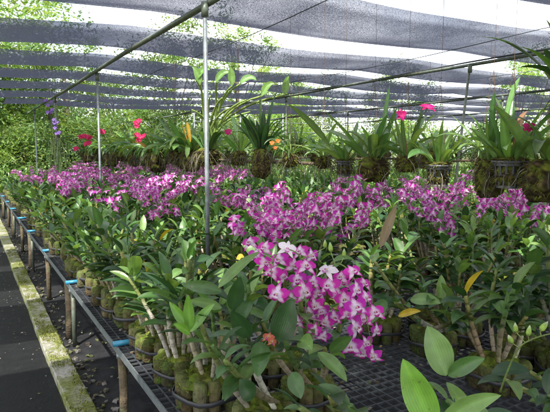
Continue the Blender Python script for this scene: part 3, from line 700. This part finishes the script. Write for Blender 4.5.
# a fallen bloom and a fallen red leaf
b = MB(); flower(b, V(0, 0, .012), V(.2, -.1, 1), .055, rnd, True); o = b.build('fallen_flower', M_FLOWER); o.location = (.83, 2.72, .006)
tag(o, 'faded pink bloom lying on the black ground cover', 'flower')
b = MB(); leaf(b, V(0, 0, .01), V(1, .3, .3), .05, .022, .8, .3, 6, 5, (.30, .05, .06)); leaf(b, V(0, 0, .01), V(-.6, .6, .3), .04, .02, .8, .3, 6, 5, (.35, .07, .08)); o = b.build('fallen_petals', M_FLOWER); o.location = (.27, 3.34, .006)
tag(o, 'red withered petals lying on the dark path beside the kerb', 'petals')

# ------------------------------------------------------------------ poles, pipes, cables
def pole(x, y, label, top=2.6, dx=0, dy=0, m=None, rad=.0155):
    root = thing('support_pole', (x, y, 0)); tag(root, label, 'pole', 'metal poles holding up the roof pipes')
    b = MB(); b.tube([(-dx, -dy, -.03), (0, 0, top)], rad, (1, 1, 1), 14); b.build('shaft', m or M_STEEL, root)
    b = MB(); b.tube([(0, 0, top-.10), (0, 0, top-.005)], rad+.009, (1, 1, 1), 12); b.build('clamp', M_PIPE, root); return root
pole(1.44, 3.49, 'grey pole rising in front of the tall pale hanging plant')
pole(1.50, 7.25, 'slim grey pole left of centre among magenta hanging flowers')
pole(1.48, 10.9, 'third pole from the front under the left roof pipe')
pole(1.48, 14.4, 'farthest pole under the left roof pipe')
lx, ly = _r.x*.24, _r.y*.24
pole(5.10, 4.42, 'leaning green-grey pole behind the slotted pots on the right', dx=lx, dy=ly, m=M_PIPE)
pole(5.18, 8.70, 'slender pole with a rusty clamp right of the orange flowers', m=M_PIPE)
pole(5.2, 12.9, 'far pole under the middle roof pipe', m=M_PIPE)
pole(8.5, 6.6, 'far right pole under the third roof pipe', m=M_PIPE)
pole(8.5, 11.2, 'farthest right pole under the third roof pipe', m=M_PIPE)
def pipe(x, zs, label, rad=.022, m=None, y0=-1, y1=16, extra=True):
    root = thing('roof_pipe', (x, y0, 2.6)); tag(root, label, 'pipe', 'long pipes carrying the shade nets')
    pts = []; n = 40
    for i in range(n+1):
        y = (y1-y0)*i/n; pts.append((.003*math.sin(i*.7), y, zs+.006*math.sin(i*.45)))
    b = MB(); b.tube(pts, rad, (1, 1, 1), 10); b.build('pipe', m or M_PIPE, root)
    if extra:
        b = MB(); b.tube([(p[0]+.035, p[1], p[2]+.03+.012*math.sin(i*.63)) for i, p in enumerate(pts)], .010, (1, 1, 1), 7); b.build('hose', M_CABLE, root)
pipe(1.47, .0, 'green-grey roof pipe with a black hose running away to the left')
pipe(5.15, .0, 'middle roof pipe with a dark hose sloping across the right', rad=.02)
pipe(8.5, .0, 'thin third roof pipe low at the far right', rad=.02)
pipe(12.0, .0, 'fourth roof pipe farthest to the right', rad=.02, extra=False)

# ------------------------------------------------------------------ shade nets
def net(y0, y1, x0, x1, label, openness=.0, z=2.78, slope=0, sag=.05):
    b = MB(); nx, ny = 120, 12; rows = []; cols = []; ph = rnd.uniform(0, 6); p2 = rnd.uniform(0, 6)
    for j in range(ny+1):
        v = j/ny; row = []; cc = []
        for i in range(nx+1):
            x = x0+(x1-x0)*i/nx; edge = .03*math.sin(x*.9+ph)+.010*math.sin(x*4.1+p2)
            y = y0+(y1-y0)*v+edge*(1 if v < .5 else .6)+slope*(x-2)
            fr = ((x-1.47) % 3.6)/3.6; sg = sag*math.sin(math.pi*fr)
            zz = z-sg*(1.0+.6*math.sin(math.pi*v))+.005*math.sin(x*9+v*7+ph)*math.sin(v*math.pi)+.008*math.sin(v*14+x*.5+p2)-.03*math.sin(math.pi*v)
            row.append((x, y, zz)); hem = .16 if v < .09 else (-.10 if .85 < v < .95 else 0)
            cc.append((max(0, .5+openness+hem)-.5+.0, 0, 0))
        rows.append(row); cols.append(cc)
    b.grid(rows, nx, cols); o = b.build('shade_net', M_NET); tag(o, label, 'shade net', 'strips of dark shade net overhead'); return o
nets = [(-3.2, -.4, 0, 'unseen shade net strip added for shade behind the viewer'), (-.2, 1.3, 0, 'unseen shade net strip added for shade right above the viewer'), (1.6, 2.72, 0, 'nearest shade net strip, cut by the top edge of the photo'), (3.38, 4.62, .05, 'second shade net strip, bright-edged and widest in view'),  # strips behind and right above the viewer: unseen, added to shade the scene
        (5.28, 6.42, 0, 'third shade net strip across the middle of the sky'), (6.85, 8.0, -.02, 'fourth shade net strip, below the open band of sky'), (8.45, 9.5, 0, 'fifth shade net strip, just above the far foliage'),
        (9.95, 11.1, 0, 'sixth shade net strip, thin with distance'), (11.6, 12.9, -.03, 'seventh shade net strip, hanging low at the back'), (13.4, 14.9, -.04, 'last shade net strip at the far end')]
for i, (a, c, op, lab) in enumerate(nets): net(a, c, -2.9 if i < 7 else -.2+.5*(i-7), 17, lab, op, sag=.045+.01*(i % 3), slope=rnd.uniform(-.004, .004))
def cable(x, z, label, y0=-1, y1=15.5, rad=.004):
    b = MB(); b.tube([(x+.01*math.sin(i), y0+(y1-y0)*i/24, z-.03*math.sin(math.pi*((i % 6)/6))) for i in range(25)], rad, (1, 1, 1), 6); o = b.build('roof_cable', M_CABLE); tag(o, label, 'cable', 'thin cables under the nets')
cable(2.3, 2.68, 'thin cable above the front row of hanging plants')
cable(4.5, 2.68, 'thin cable above the second row of hanging plants')
cable(6.8, 2.72, 'thin cable between the middle and third roof pipes'); cable(10.2, 2.72, 'thin cable beyond the third roof pipe')

# ------------------------------------------------------------------ hanging plants
def mossblock(mb, r, rad, h, lump=.25, tufts=500):
    """irregular mossy root ball whose top is at z=0"""
    n, m = 40, 26; rows = []; cs = []; off = V(r.uniform(0, 50), r.uniform(0, 50), r.uniform(0, 50)); lp = lump/.28
    for i in range(m+1):
        t = i/m; th = math.pi*t; row = []; cc = []
        for j in range(n):
            a = 2*math.pi*j/n; sx_ = max(.02, math.sin(th))**.45; u = V(math.cos(a)*sx_, math.sin(a)*sx_, math.cos(th)*1.3)
            k = 1+lp*(.30*NZ.noise(u*1.3+off)+.20*NZ.noise(u*3.2+off)+.13*NZ.noise(u*7.5+off))
            q = rad*k*sx_
            row.append((q*math.cos(a), q*math.sin(a), -h*.5+h*.5*math.cos(th)*(1+lp*.25*NZ.noise(u*2+off))))
            g_ = NZ.noise(u*2.1-off)+.35*NZ.noise(u*6-off)
            cc.append(vary(lerp(r.choice([(.050, .036, .02), (.030, .022, .013), (.085, .062, .032)]), (.13, .15, .025), max(0, min(1, g_*2.2+.15+.3*math.cos(th)))), r, .3))
        rows.append(row); cs.append(cc)
    mb.grid(rows, n, cs, close=True)
    for i in range(tufts):
        a = r.uniform(0, 6.28); th = math.acos(r.uniform(-.9, 1)); q = rad*max(.02, math.sin(th))**.55
        p = V(q*math.cos(a), q*math.sin(a), -h*.5+h*.5*math.cos(th)); o_ = nrm(V(math.cos(a)*math.sin(th), math.sin(a)*math.sin(th), math.cos(th)-.3)+V(r.gauss(0, .4), r.gauss(0, .4), r.gauss(0, .4)))
        l = r.uniform(.012, .032); e = o_.orthogonal().normalized()*.003; c = vary(r.choice([(.15, .17, .03), (.09, .10, .025), (.21, .22, .04), (.06, .045, .025), (.05, .035, .02)]), r, .2)
        k = len(mb.v); mb.v += [tuple(p-e), tuple(p+e), tuple(p+o_*l+V(0, 0, -.3*l))]; mb.c += [c]*3; mb.f.append((k, k+1, k+2))
def roots(mb, r, n, rad, top, length, col=((.11, .10, .065), (.07, .07, .035), (.20, .19, .14), (.05, .04, .025))):
    for i in range(n):
        a = r.uniform(0, 6.28); q = rad*r.uniform(.5, 1.1); p = V(q*math.cos(a), q*math.sin(a), top+r.uniform(-.05, .02)); d = nrm(V(math.cos(a)*.8, math.sin(a)*.8, -.4)); pts = [p]; L = length*r.uniform(.4, 1.1)
        for k in range(6):
            p = p+d*L/6; pts.append(p); d = nrm(d+V(r.gauss(0, .35), r.gauss(0, .35), -.55))
        mb.tube(pts, [.0022]*3+[.0017]*3+[.0008], vary(r.choice(col), r), 4, False)
def slotted_pot(mb, rt=.075, rb=.056, h=.105):
    n = 48; th = .003
    def ring(z0, z1, ra, rb_, flare=0):
        rows = []
        for (z, q) in ((z0, ra), (z1, rb_), (z1, rb_-th), (z0, ra-th), (z0, ra)): rows.append([(q*math.cos(2*math.pi*j/n), q*math.sin(2*math.pi*j/n), z) for j in range(n)])
        mb.grid(rows, n, (1, 1, 1), close=True)
    def rad(z): return rb+(rt-rb)*(z+h)/h
    ring(-.022, 0, rad(-.022), rt); ring(-.005, .004, rt+.007, rt+.008); ring(-h*.55-.006, -h*.55+.006, rad(-h*.55-.006), rad(-h*.55+.006)); ring(-h, -h+.014, rb, rad(-h+.014))
    for j in range(14):
        a0 = 2*math.pi*j/14
        for (z0, z1) in ((-h+.014, -h*.55-.006), (-h*.55+.006, -.022)):
            off = 0 if z1 == -.022 else math.pi/14; rows = []
            for z in (z0, z1):
                q = rad(z); A, B = a0+off-.085, a0+off+.085
                rows.append([(q*math.cos(A), q*math.sin(A), z), (q*math.cos(B), q*math.sin(B), z), ((q-th)*math.cos(B), (q-th)*math.sin(B), z), ((q-th)*math.cos(A), (q-th)*math.sin(A), z)])
            mb.grid(rows, 4, (1, 1, 1), close=True)
def cat_flower(mb, p, n_, size, col, r):
    """broad ruffled bloom seen at a distance"""
    n_ = nrm(n_); up = nrm(V(0, 0, 1)-n_*n_.z); rt = nrm(up.cross(n_)); c2 = lerp(col, (.9, .3, .5), .12)
    for g, w in ((0, .4), (125, .42), (-125, .42), (65, .85), (-65, .85), (180, .75)):
        d = nrm(up*math.cos(R(g))+rt*math.sin(R(g))); tepal(mb, p, nrm(d+n_*(.5 if g == 180 else .15)), n_, size*.5, size*.5*w, (c2, vary(col, r), .2), 4, 5, .25, r.uniform(0, .4))
def hanging(x, y, z, label, kind='moss', seed=0, h=.12, rad=.08, nl=10, ll=.30, lw=.045, spread=.7, droop=1.3, strap_prof=prof_strap, cols=(G_MID, G_LITE, G_LITE, (.09, .17, .05)), bulbs=4, root_n=14, root_l=.18,
            flowers=(), name='hanging_orchid', group='orchids hanging in the front overhead row', lod=0, wires=True, top_z=2.68, fern=0, rot=0):
    r = random.Random(seed+900); root = thing(name, (x, y, z)); tag(root, label, 'hanging orchid', group)
    if kind == 'pot':
        b = MB(); slotted_pot(b, rad, rad*.76, h); pt = b.build('slotted_pot', M_PLASTIC, root, True)
        b = MB(); mossblock(b, r, rad*.88, h*.96, .08, 200); b.build('potting_moss', M_MOSS, pt).location.z = -.004
        b = MB(); mossblock(b, r, rad*1.0, .035, .2, 260); b.build('moss', M_MOSS, root).location.z = .022
    else:
        b = MB(); mossblock(b, r, rad, h, .28, 550 if not lod else 200); b.build('root_ball', M_MOSS, root)
    b = MB(); roots(b, r, root_n, rad*.9, -.02, root_l); b.build('aerial_roots', M_ROOT, root)
    fol = MB(); bl = MB()
    for i in range(int(nl*1.9)):
        a = 2*math.pi*i/nl+r.uniform(-.5, .5)+rot; q = r.uniform(0, rad*.8); p = V(q*math.cos(a), q*math.sin(a), .0); sp = r.uniform(.2, 1.9)*spread
        d = nrm(V(math.cos(a)*sp, math.sin(a)*sp, 1)); L = ll*r.uniform(.45, 1.12)
        if i < bulbs:
            bh = L*.35; e = p+d*bh; bl.tube([p, p+d*bh*.3, p+d*bh*.7, e], [.006, .010, .010, .006], vary((.13, .19, .05), r), 7); p = e
        leaf(fol, p, d, L*1.08, lw*r.uniform(.6, 1.25), droop*r.choice((.6, 1.2, 1.9, 2.6))*r.uniform(.8, 1.3), r.uniform(.25, .5), 12 if not lod else 7, 5 if not lod else 3, vary(r.choice(cols+(G_DRY,) if r.random() < .03 else cols), r, .3), r.choice((strap_prof, prof_oval, prof_lance)), twist=r.uniform(-.9, .9))
    for i in range(fern):
        a = r.uniform(0, 6.28); d = nrm(V(math.cos(a), math.sin(a), .9)); p = V(0, 0, 0); L = r.uniform(.16, .28); n = 14
        for k in range(n):
            p = p+d*L/n; d = nrm(d+V(0, 0, -.10)); sd_ = nrm(d.cross(V(0, 0, 1)))
            for sg in (-1, 1): leaf(fol, p, sd_*sg+d*.4, .055*(1-k/n)+.008, .014, .3, .1, 3, 3, vary((.14, .30, .05), r), prof_lance)
    fol.build('foliage', M_LEAF, root)
    if bl.v: bl.build('pseudobulbs', M_CANE, root)
    if wires:
        b = MB(); tp = V(0, 0, top_z-z); j = V(0, 0, .45)
        for a in (0, 2.1, 4.2): b.tube([V(rad*.95*math.cos(a), rad*.95*math.sin(a), -.01), j], .0011, (1, 1, 1), 4, False)
        b.tube([j, j+(tp-j)*.5+V(.004, 0, 0), tp], .0011, (1, 1, 1), 4, False); b.build('hanger', M_RUST, root)
    for (p, size, col, nn) in flowers:
        p = Vector(p)-V(x, y, z); b = MB(); fs = MB()
        fs.tube([V(0, 0, .02), V(p.x*.5, p.y*.5, p.z*.7+.02), p], .0022, vary((.14, .2, .06), r), 5, False)
        st = fs.build('flower_stalk', M_CANE, root); cat_flower(b, p, nn, size, col, r); b.build('bloom', M_FLOWER, st)
    return root
HX = 2.3
DG = (G_DARK, (.025, .07, .025), G_MID)
hanging(HX-.02, 1.40, 1.86, 'dark broad-leaved orchid with a pale fern at the upper right corner', 'moss', 1, .15, .09, 10, .30, .062, .6, .4, cols=DG, fern=4)
hanging(HX+.02, 1.54, 1.56, 'large mossy root ball at the right edge below the dark leaves', 'moss', 2, .19, .11, 9, .28, .05, .8, .9, flowers=[(at(529, 127, 2.45), .06, CERISE, fc(-.4, .1))])
hanging(HX, 1.73, 1.55, 'orchid in a dark slotted plastic pot, right-hand of the two slotted pots', 'pot', 3, .13, .078, 12, .28, .042, .6, .6)
hanging(HX+.02, 1.86, 1.555, 'orchid on a tall brown moss block between the two slotted pots', 'moss', 4, .19, .072, 9, .29, .036, .7, .6)
hanging(HX, 2.19, 1.52, 'orchid in a mossy slotted pot hanging left of the moss block', 'pot', 5, .12, .068, 10, .26, .035, .6, .7)
hanging(HX+.05, 2.5, 1.57, 'orchid with a dangling fringe of roots beside the mossy slotted pot', 'moss', 6, .10, .06, 10, .30, .035, .8, .8, root_n=20, flowers=[(at(428, 108, 2.65), .085, CERISE, fc(.0, 1.2))])
hanging(HX, 2.75, 1.56, 'orchid on a wide brown root ball right of centre, cerise bloom above it', 'moss', 7, .16, .095, 14, .34, .05, .75, .5, flowers=[(at(401, 115, 2.8), .07, CERISE, fc(.4, .1))])
hanging(HX-.06, 2.98, 1.53, 'small slotted pot beside the wide brown root ball', 'pot', 8, .10, .055, 7, .34, .05, 1.0, .5)
hanging(HX+.02, 3.35, 1.56, 'thin straggly orchid with sideways roots left of the small slotted pot', 'moss', 9, .09, .05, 12, .26, .022, 1.2, 1.0, root_n=26, root_l=.25)
hanging(HX, 3.8, 1.58, 'grassy orchid tuft hanging right of the orange flowers', 'moss', 10, .11, .06, 16, .26, .018, 1.2, 1.2, root_n=24, root_l=.22)
hanging(HX, 4.30, 1.62, 'dark bushy orchid on a long hanging root mass', 'moss', 11, .26, .085, 22, .36, .05, .5, .6, cols=DG, root_n=40, root_l=.28)
hanging(HX+.3, 4.15, 1.66, 'orchid with small orange blooms right of the dark bushy one', 'moss', 12, .09, .05, 10, .2, .025, .9, 1, root_n=14,
        flowers=[(at(272, 143, 4.1), .045, (.55, .16, .01), fc(0, .2)), (at(278, 141, 4.1), .045, (.6, .2, .015), fc(.2, .2)), (at(275, 148, 4.15), .04, (.5, .13, .01), fc(0, .2))])
hanging(HX, 4.75, 1.60, 'orchid with pale tangled roots below a single cerise bloom', 'moss', 13, .14, .07, 11, .34, .045, .7, .6, root_n=40, root_l=.26, flowers=[(at(228, 132, 4.6), .07, CERISE, fc(0, .1))])
# the tall pale one in front of which the pole stands
def tall_pale():
    x, y, z = HX, 5.55, 1.62; r = random.Random(77); root = thing('hanging_orchid', (x, y, z)); tag(root, 'tall pale orchid with long arching stalks and drooping leaf ends by the pole', 'hanging orchid', 'orchids hanging in the front overhead row')
    b = MB(); mossblock(b, r, .14, .18, .3, 700); b.build('root_ball', M_MOSS, root)
    b = MB(); roots(b, r, 60, .13, -.03, .38); b.build('aerial_roots', M_ROOT, root)
    fol = MB()
    for (px, py, n) in ((196, 80, 1), (200, 84, 1), (216, 82, 1), (232, 86, 1), (240, 84, 1), (262, 96, 1), (285, 95, 1), (222, 98, 0), (246, 100, 0), (210, 96, 0), (230, 108, 0), (192, 110, 0), (250, 112, 0)):
        tgt = at(px, py, 5.55)-V(x, y, z); b0 = V(r.uniform(-.09, .09), r.uniform(-.09, .09), 0); st = MB(); pts = []
        for k in range(9):
            t = k/8; pts.append(b0*(1-t)**2+V(b0.x+tgt.x*.15, b0.y+tgt.y*.15, tgt.z*.85)*2*t*(1-t)+tgt*t*t)
        st.tube(pts, [.017-.008*k/8 for k in range(9)], [vary((.20, .28, .07), r)]*9, 7); st.build('stalk', M_CANE, root)
        if n: leaf(fol, tgt, nrm(_r*r.uniform(-.3, 1)+V(0, 0, .5)), .20, .075, 2.2, .4, 12, 7, vary((.12, .23, .05), r), prof_oval, up=-_f+V(0, 0, .8))
    for i in range(10):
        a = r.uniform(0, 6.28); leaf(fol, V(.08*math.cos(a), .08*math.sin(a), 0), V(math.cos(a), math.sin(a), 1), .35, .05, .9, .3, 10, 5, vary(G_MID, r), prof_strap)
    leaf(fol, V(-.16, .1, .08), V(-.15, 0, 1), .22, .04, .3, .3, 10, 5, (.40, .25, .03), prof_strap); leaf(fol, V(-.2, .1, .1), V(-.3, 0, 1), .18, .035, .4, .3, 10, 5, (.45, .22, .03), prof_strap)
    fol.build('foliage', M_LEAF, root)
    b = MB()
    for a in (0, 2.1, 4.2): b.tube([V(.13*math.cos(a), .13*math.sin(a), 0), V(0, 0, .6)], .0014, (1, 1, 1), 4, False)
    b.tube([V(0, 0, .6), V(0, 0, 2.68-z)], .0014, (1, 1, 1), 4, False); b.build('hanger', M_RUST, root)
tall_pale()
hl = ['grassy orchid left of the tall pale one', 'orchid with erect strap leaves beside the cerise cluster', 'orchid with a double cluster of cerise blooms', 'dark strap-leaved orchid behind the slim left pole', 'orchid with cerise blooms near the slim left pole', 'orchid with low cerise blooms left of the slim pole',
      'mossy orchid just left of all the cerise blooms', 'second-last orchid at the far left end of the row', 'last orchid at the far left end of the row']
ys = [6.1, 6.7, 7.3, 7.9, 8.6, 9.4, 10.3, 11.3, 12.5]
for i, (y, lab) in enumerate(zip(ys, hl)):
    F = []
    if i == 2: F = [(at(136+dx, 124+dy, 7.0), .09, (.55, .01, .10), fc(rnd.uniform(-.5, .5), .2)) for dx, dy in ((0, -1), (3, -3), (1, 2), (1, 11), (4, 13), (8, 12), (3, 16))]
    if i == 4: F = [(at(100+dx, 131+dy, 8.3), .10, (.55, .01, .10), fc(0, .2)) for dx, dy in ((0, 0), (3, 1))]
    if i == 5: F = [(at(84+dx, 137+dy, 9.0), .11, (.60, .01, .11), fc(rnd.uniform(-.5, .5), .2)) for dx, dy in ((-3, 0), (0, -1), (4, 0), (6, 1), (5, 6), (2, 7), (-8, 12))]
    hanging(HX+rnd.uniform(-.05, .05), y, 1.60, lab, 'moss', 20+i, (.24, .17, .28, .20)[i % 4], (.12, .09, .13)[i % 3], 26, .46, .052, 1.2, 1.3, root_n=60, root_l=.32, flowers=F, lod=1)
    hanging(HX+.25+rnd.uniform(-.05, .05), y+.3, 1.60, 'grassy tuft behind the '+lab.replace('orchid', 'hanging orchid'), 'moss', 40+i, (.14, .24, .18)[i % 3], (.12, .09)[i % 2], 34, .32, .022, 1.5, 1.5, root_n=40, root_l=.35, lod=1, group='grassy tufts behind the front overhead row')
# purple vandas with curtains of grassy roots
for i, (px, py, d, lab) in enumerate(((48, 107, 8.2, 'upper purple orchid bloom spike near the left roof pipe, long grey-green roots below'), (56, 127, 8.2, 'lower purple orchid bloom spike with long roots trailing down'))):
    p = at(px, py, d); x, y, z = p.x+.03, p.y+.05, p.z-.10-.05*i; r = random.Random(500+i); root = thing('vanda_orchid', (x, y, z)); tag(root, lab, 'hanging orchid', 'purple orchids with trailing roots')
    b = MB()
    for k in range(70 if i else 25):
        a = r.uniform(0, 6.28); q = V(.14*r.random()*math.cos(a), .14*r.random()*math.sin(a), -.02); L = r.uniform(.4, 1.0)*(.85 if i else .6); e = q+V(math.cos(a)*.12*r.random(), math.sin(a)*.12*r.random(), -L)
        b.tube([q, q.lerp(e, .3)+V(r.uniform(-.02, .02), r.uniform(-.02, .02), 0), q.lerp(e, .7)+V(r.uniform(-.03, .03), r.uniform(-.03, .03), 0), e], [.003, .003, .0026, .0012], vary(r.choice(((.06, .11, .035), (.10, .15, .05), (.05, .07, .03))), r), 4, False)
    b.tube([V(0, 0, .03), V(0, 0, -.08)], .03, (.06, .06, .03), 6)
    b.build('aerial_roots', M_ROOT, root)
    fol = MB()
    for k in range(16):
        a = (0 if k % 2 else math.pi)+r.uniform(-.3, .3); leaf(fol, V(0, 0, -.1+.02*k*.6), V(math.cos(a), math.sin(a), .7), .22, .022, 1.1, .5, 8, 3, vary(G_MID, r), prof_strap)
    fol.build('foliage', M_LEAF, root); b = MB(); bl_ = []
    for k in range(9):
        q = p-V(x, y, z)+V(r.uniform(-.05, .05), r.uniform(-.05, .05), r.uniform(-.11, .11)); bl_.append(MB()); cat_flower(bl_[-1], q, fc(r.uniform(-.6, .6), .1), .065, (.24, .14, .48), r)
    b.tube([V(0, 0, 0), p-V(x, y, z)+V(0, 0, .1)], .003, (.14, .2, .06), 5); sp_ = b.build('flower_spike', M_CANE, root)
    for b in bl_: b.build('bloom', M_FLOWER, sp_)
    b = MB(); b.tube([V(0, 0, 0), V(0, 0, 2.62-z)], .0016, (1, 1, 1), 4); b.build('hanger', M_RUST, root)
# second overhead row, seen through the first
for i in range(12):
    y = 3.6+.78*i+rnd.uniform(-.1, .1)
    hanging(4.5+rnd.uniform(-.1, .1), y, 1.60, 'strap-leaved orchid hanging in the second overhead row, %s from the right' % (ORD[i] if i > 1 else ('first', 'second')[i]), 'moss', 60+i, .20, .11, 20, .36, .035, 1.2, 1.3, root_n=30, lod=1, group='orchids hanging in the second overhead row')
for i in range(10):
    y = 5.6+.9*i
    hanging(7.2+rnd.uniform(-.15, .15), y, 1.6, 'small orchid in the third overhead row, %s from the right, beyond the middle roof pipe' % OR2[i], 'moss', 80+i, .15, .09, 14, .34, .04, .9, .8, root_n=10, lod=1, group='orchids hanging in the third overhead row')
def bar(x, y0, y1, z, label):
    b = MB(); b.tube([(x+.01*math.sin(i*1.7), y0+(y1-y0)*i/20, z+.008*math.sin(i*2.1)) for i in range(21)], .014, (1, 1, 1), 8); o = b.build('hanging_bar', M_WOOD); tag(o, label, 'bar', 'bars running through the hanging rows')
bar(HX+.09, 3.6, 13.5, 1.50, 'dark bar running through the front row of hanging plants'); bar(4.62, 3.2, 13.5, 1.50, 'dark bar running through the second row of hanging plants')

# ------------------------------------------------------------------ background: fence, trees, shrubs
def fence():
    root = thing('wire_fence', (6.2, 16.0, 0)); tag(root, 'pale wire fence with thin rails beyond the far ends of the benches', 'fence')
    for i in range(7):
        b = MB(); b.tube([(i*1.6, 0, -.02), (i*1.6, 0, 2.9)], .025, (1, 1, 1), 8); b.build('post', M_STEEL, root)
    for k, z in enumerate((.5, .9, 1.3, 1.65, 1.95, 2.25, 2.55)):
        b = MB(); b.tube([(i*1.6, -.03, z+rnd.uniform(-.03, .03)) for i in range(7)], .009, (1, 1, 1), 6); b.build('rail', M_STEEL, root)
fence()
def crown(seed, rx, rz, nclump, per, ls, cols, zc, hollow=.35, narrow=.38):
    r = random.Random(seed); mb = MB(); cl = []
    for i in range(nclump):
        while True:
            p = V(r.uniform(-1, 1), r.uniform(-1, 1), r.uniform(-1, 1))
            if hollow < p.length < 1: break
        cl.append((V(p.x*rx, p.y*rx, zc+p.z*rz), r.uniform(.5, 1.15)*rx*.30, vary(r.choice(cols), r, .25)))
    for c, q, col in cl:
        for k in range(per):
            d = V(r.gauss(0, .5), r.gauss(0, .5), r.gauss(0, .42)); p = c+d*q; l = ls*r.uniform(.6, 1.3); w = l*narrow
            a = nrm(V(r.gauss(0, 1), r.gauss(0, 1), r.gauss(-.2, .7))); e = nrm(a.cross(V(r.gauss(0, 1), r.gauss(0, 1), r.gauss(0, 1)))); cc = vary(col, r, .25); nn = a.cross(e)*w*.25
            o = len(mb.v); mb.v += [tuple(p-a*l*.5), tuple(p+e*w*.5+nn), tuple(p+a*l*.5), tuple(p-e*w*.5+nn)]; mb.c += [cc]*4; mb.f.append((o, o+1, o+2)); mb.f.append((o, o+2, o+3))
    return mb, cl
def tree(seed, h, rx, rz, cols, name='leafy_tree', nclump=70, per=150, ls=.15, trunk_r=.12):
    root = thing(name); mb, cl = crown(seed, rx, rz, nclump, per, ls, cols, h-rz*.9)
    t = MB(); r = random.Random(seed); t.tube([V(0, 0, -.1), V(.05, .02, h*.25), V(-.04, .05, h*.5), V(0, 0, h*.75)], [trunk_r, trunk_r*.8, trunk_r*.6, trunk_r*.3], (.14, .11, .08), 9)
    for c, q, col in cl[::5]:
        b0 = V(0, 0, h*r.uniform(.3, .6)); t.tube([b0, (b0+c)*.5+V(0, 0, .15), c], [trunk_r*.35, trunk_r*.2, .012], (.13, .10, .075), 5)
    t.build('trunk', M_WOODT, root); mb.build('crown', M_TREE, root, False); return root
M_WOODT = mat('bark', rough=.9, noise=.3, nscale=10, bump=.5)
TG = ((.12, .23, .045), (.16, .29, .05), (.08, .16, .04), (.25, .37, .08)); TY = ((.22, .35, .10), (.31, .43, .17), (.13, .25, .07)); TD = ((.06, .12, .04), (.10, .18, .045), (.16, .26, .06))
TP = [tree(1, 6.2, 2.3, 2.6, TG), tree(2, 5.4, 2.4, 2.3, TY), tree(3, 6.8, 2.2, 2.8, TD), tree(4, 7.5, 1.8, 2.6, TG, nclump=45, per=90, ls=.15)]
spots = [(-4.5, 19, 1, 'pale yellow-green tree at the far left edge'), (-2.0, 21, 0, 'tall green tree at the upper left above the first net'), (-.6, 17.8, 1, 'low bright tree left of the purple blooms'), (1.2, 20, 0, 'green tree behind the slim left pole'), (2.8, 18.2, 2, 'darker tree behind the cerise blooms'),
         (4.8, 20.5, 0, 'green tree left of the tall pale hanging orchid'), (6.6, 19, 2, 'dark tree behind the tall pale hanging orchid'), (11.6, 24, 3, 'rounded small tree standing against the white sky'), (13.2, 24, 1, 'yellow-green tree behind the wire fence'), (14.5, 22, 0, 'green tree right of the wire fence middle'),
         (17.5, 19, 2, 'dark tree beyond the right end of the fence'), (19, 14, 3, 'airy tree rising behind the leaning pole'), (20.5, 10.5, 1, 'light tree at the right above the third net'), (18.5, 8.2, 0, 'green tree at the far right behind the hanging pots'), (21, 6, 2, 'dark tree at the right edge'), (15.5, 26, 3, 'distant airy tree above the fence'), (24, 16, 3, 'distant thin tree at the upper right'), (-7.5, 24, 2, 'distant dark tree at the far left')]
ut = set()
for x, y, k, lab in spots:
    p = TP[k]; o = p if p.name not in ut else copy_tree(p); ut.add(p.name); s = rnd.uniform(.85, 1.12)
    if 1.5 < x < 9: s *= .86
    if x < 1.5: s = 1.15
    if x > 13: s *= .85
    if (x, y) == (11.6, 24): s = 1.15
    o.location = (x, y, 0); o.rotation_euler.z = rnd.uniform(0, 6.28); o.scale = (s, s, s); tag(o, lab, 'tree', 'trees beyond the nursery')
def shrub(seed, cols):
    root = thing('leafy_shrub'); mb, cl = crown(seed, 1.3, 1.2, 70, 190, .105, cols, 1.15, .1, .32)
    t = MB(); r = random.Random(seed)
    for c, q, col in cl[::6]: t.tube([V(0, 0, -.05), V(c.x*.4, c.y*.4, c.z*.5), c], [.03, .02, .006], (.15, .12, .08), 5)
    t.build('stems', M_WOODT, root); mb.build('leaves', M_TREE, root, False); return root
SL = ['at the left edge beside the path end', 'behind the left end of the fence', 'left of the third left pole', 'right behind the farthest left pole', 'behind the purple bloom spikes', 'behind the leftmost cerise blooms', 'behind the slim left pole', 'behind the double cerise cluster', 'behind the fence, left of the orange blooms', 'behind the fence and the orange blooms', 'behind the fence, right of the orange blooms', 'at the right end of the fence', 'behind the wide brown root ball', 'behind the leaning pole', 'behind the mossy slotted pot', 'behind the right-hand slotted pot', 'at the right edge behind the mossy root ball', 'nearest the viewer at the left edge', 'in the gap right of the fence end',
      'of the back row at its left end', 'of the back row behind the left roof pipe', 'of the back row behind the third left pole', 'of the back row behind the purple spikes', 'of the back row behind the slim left pole', 'of the back row behind the tall pale orchid', 'of the back row under the small rounded tree', 'of the back row at its right end']
SP = [shrub(11, TY), shrub(12, TG), shrub(13, TD)]; us = set()
sx = [(-4.6, 13.2, 0), (-3.2, 15.4, 0), (-1.7, 16.5, 0), (-.2, 17.4, 1), (1.5, 17.2, 0), (3.2, 17.0, 2), (5.0, 17.2, 1), (6.8, 17.3, 2), (8.8, 18.6, 0), (10.8, 18.9, 1), (12.9, 18.6, 0), (15.0, 17.6, 1), (16.2, 15.2, 0), (16.6, 12.4, 1), (16.4, 9.8, 0), (16.6, 7.3, 1), (16.8, 5, 2), (-5.4, 10.6, 0), (17.6, 13.6, 2), (-3.4, 18.2, 1), (-.8, 19.2, 0), (2.2, 19.4, 1), (4.2, 19.0, 0), (6.0, 19.6, 1), (7.6, 20.4, 0), (9.8, 21, 0), (12, 21, 1)]
for i, (x, y, k) in enumerate(sx):
    p = SP[k]; o = p if p.name not in us else copy_tree(p); us.add(p.name); s = rnd.uniform(.9, 1.35)
    o.location = (x, y, 0); o.rotation_euler.z = rnd.uniform(0, 6.28); o.scale = (s, s, s*rnd.uniform(.9, 1.2))
    tag(o, '%s shrub %s' % (('bright yellow-green', 'mid green', 'dark green')[k], SL[i]), 'shrub', 'shrubs along the boundary')
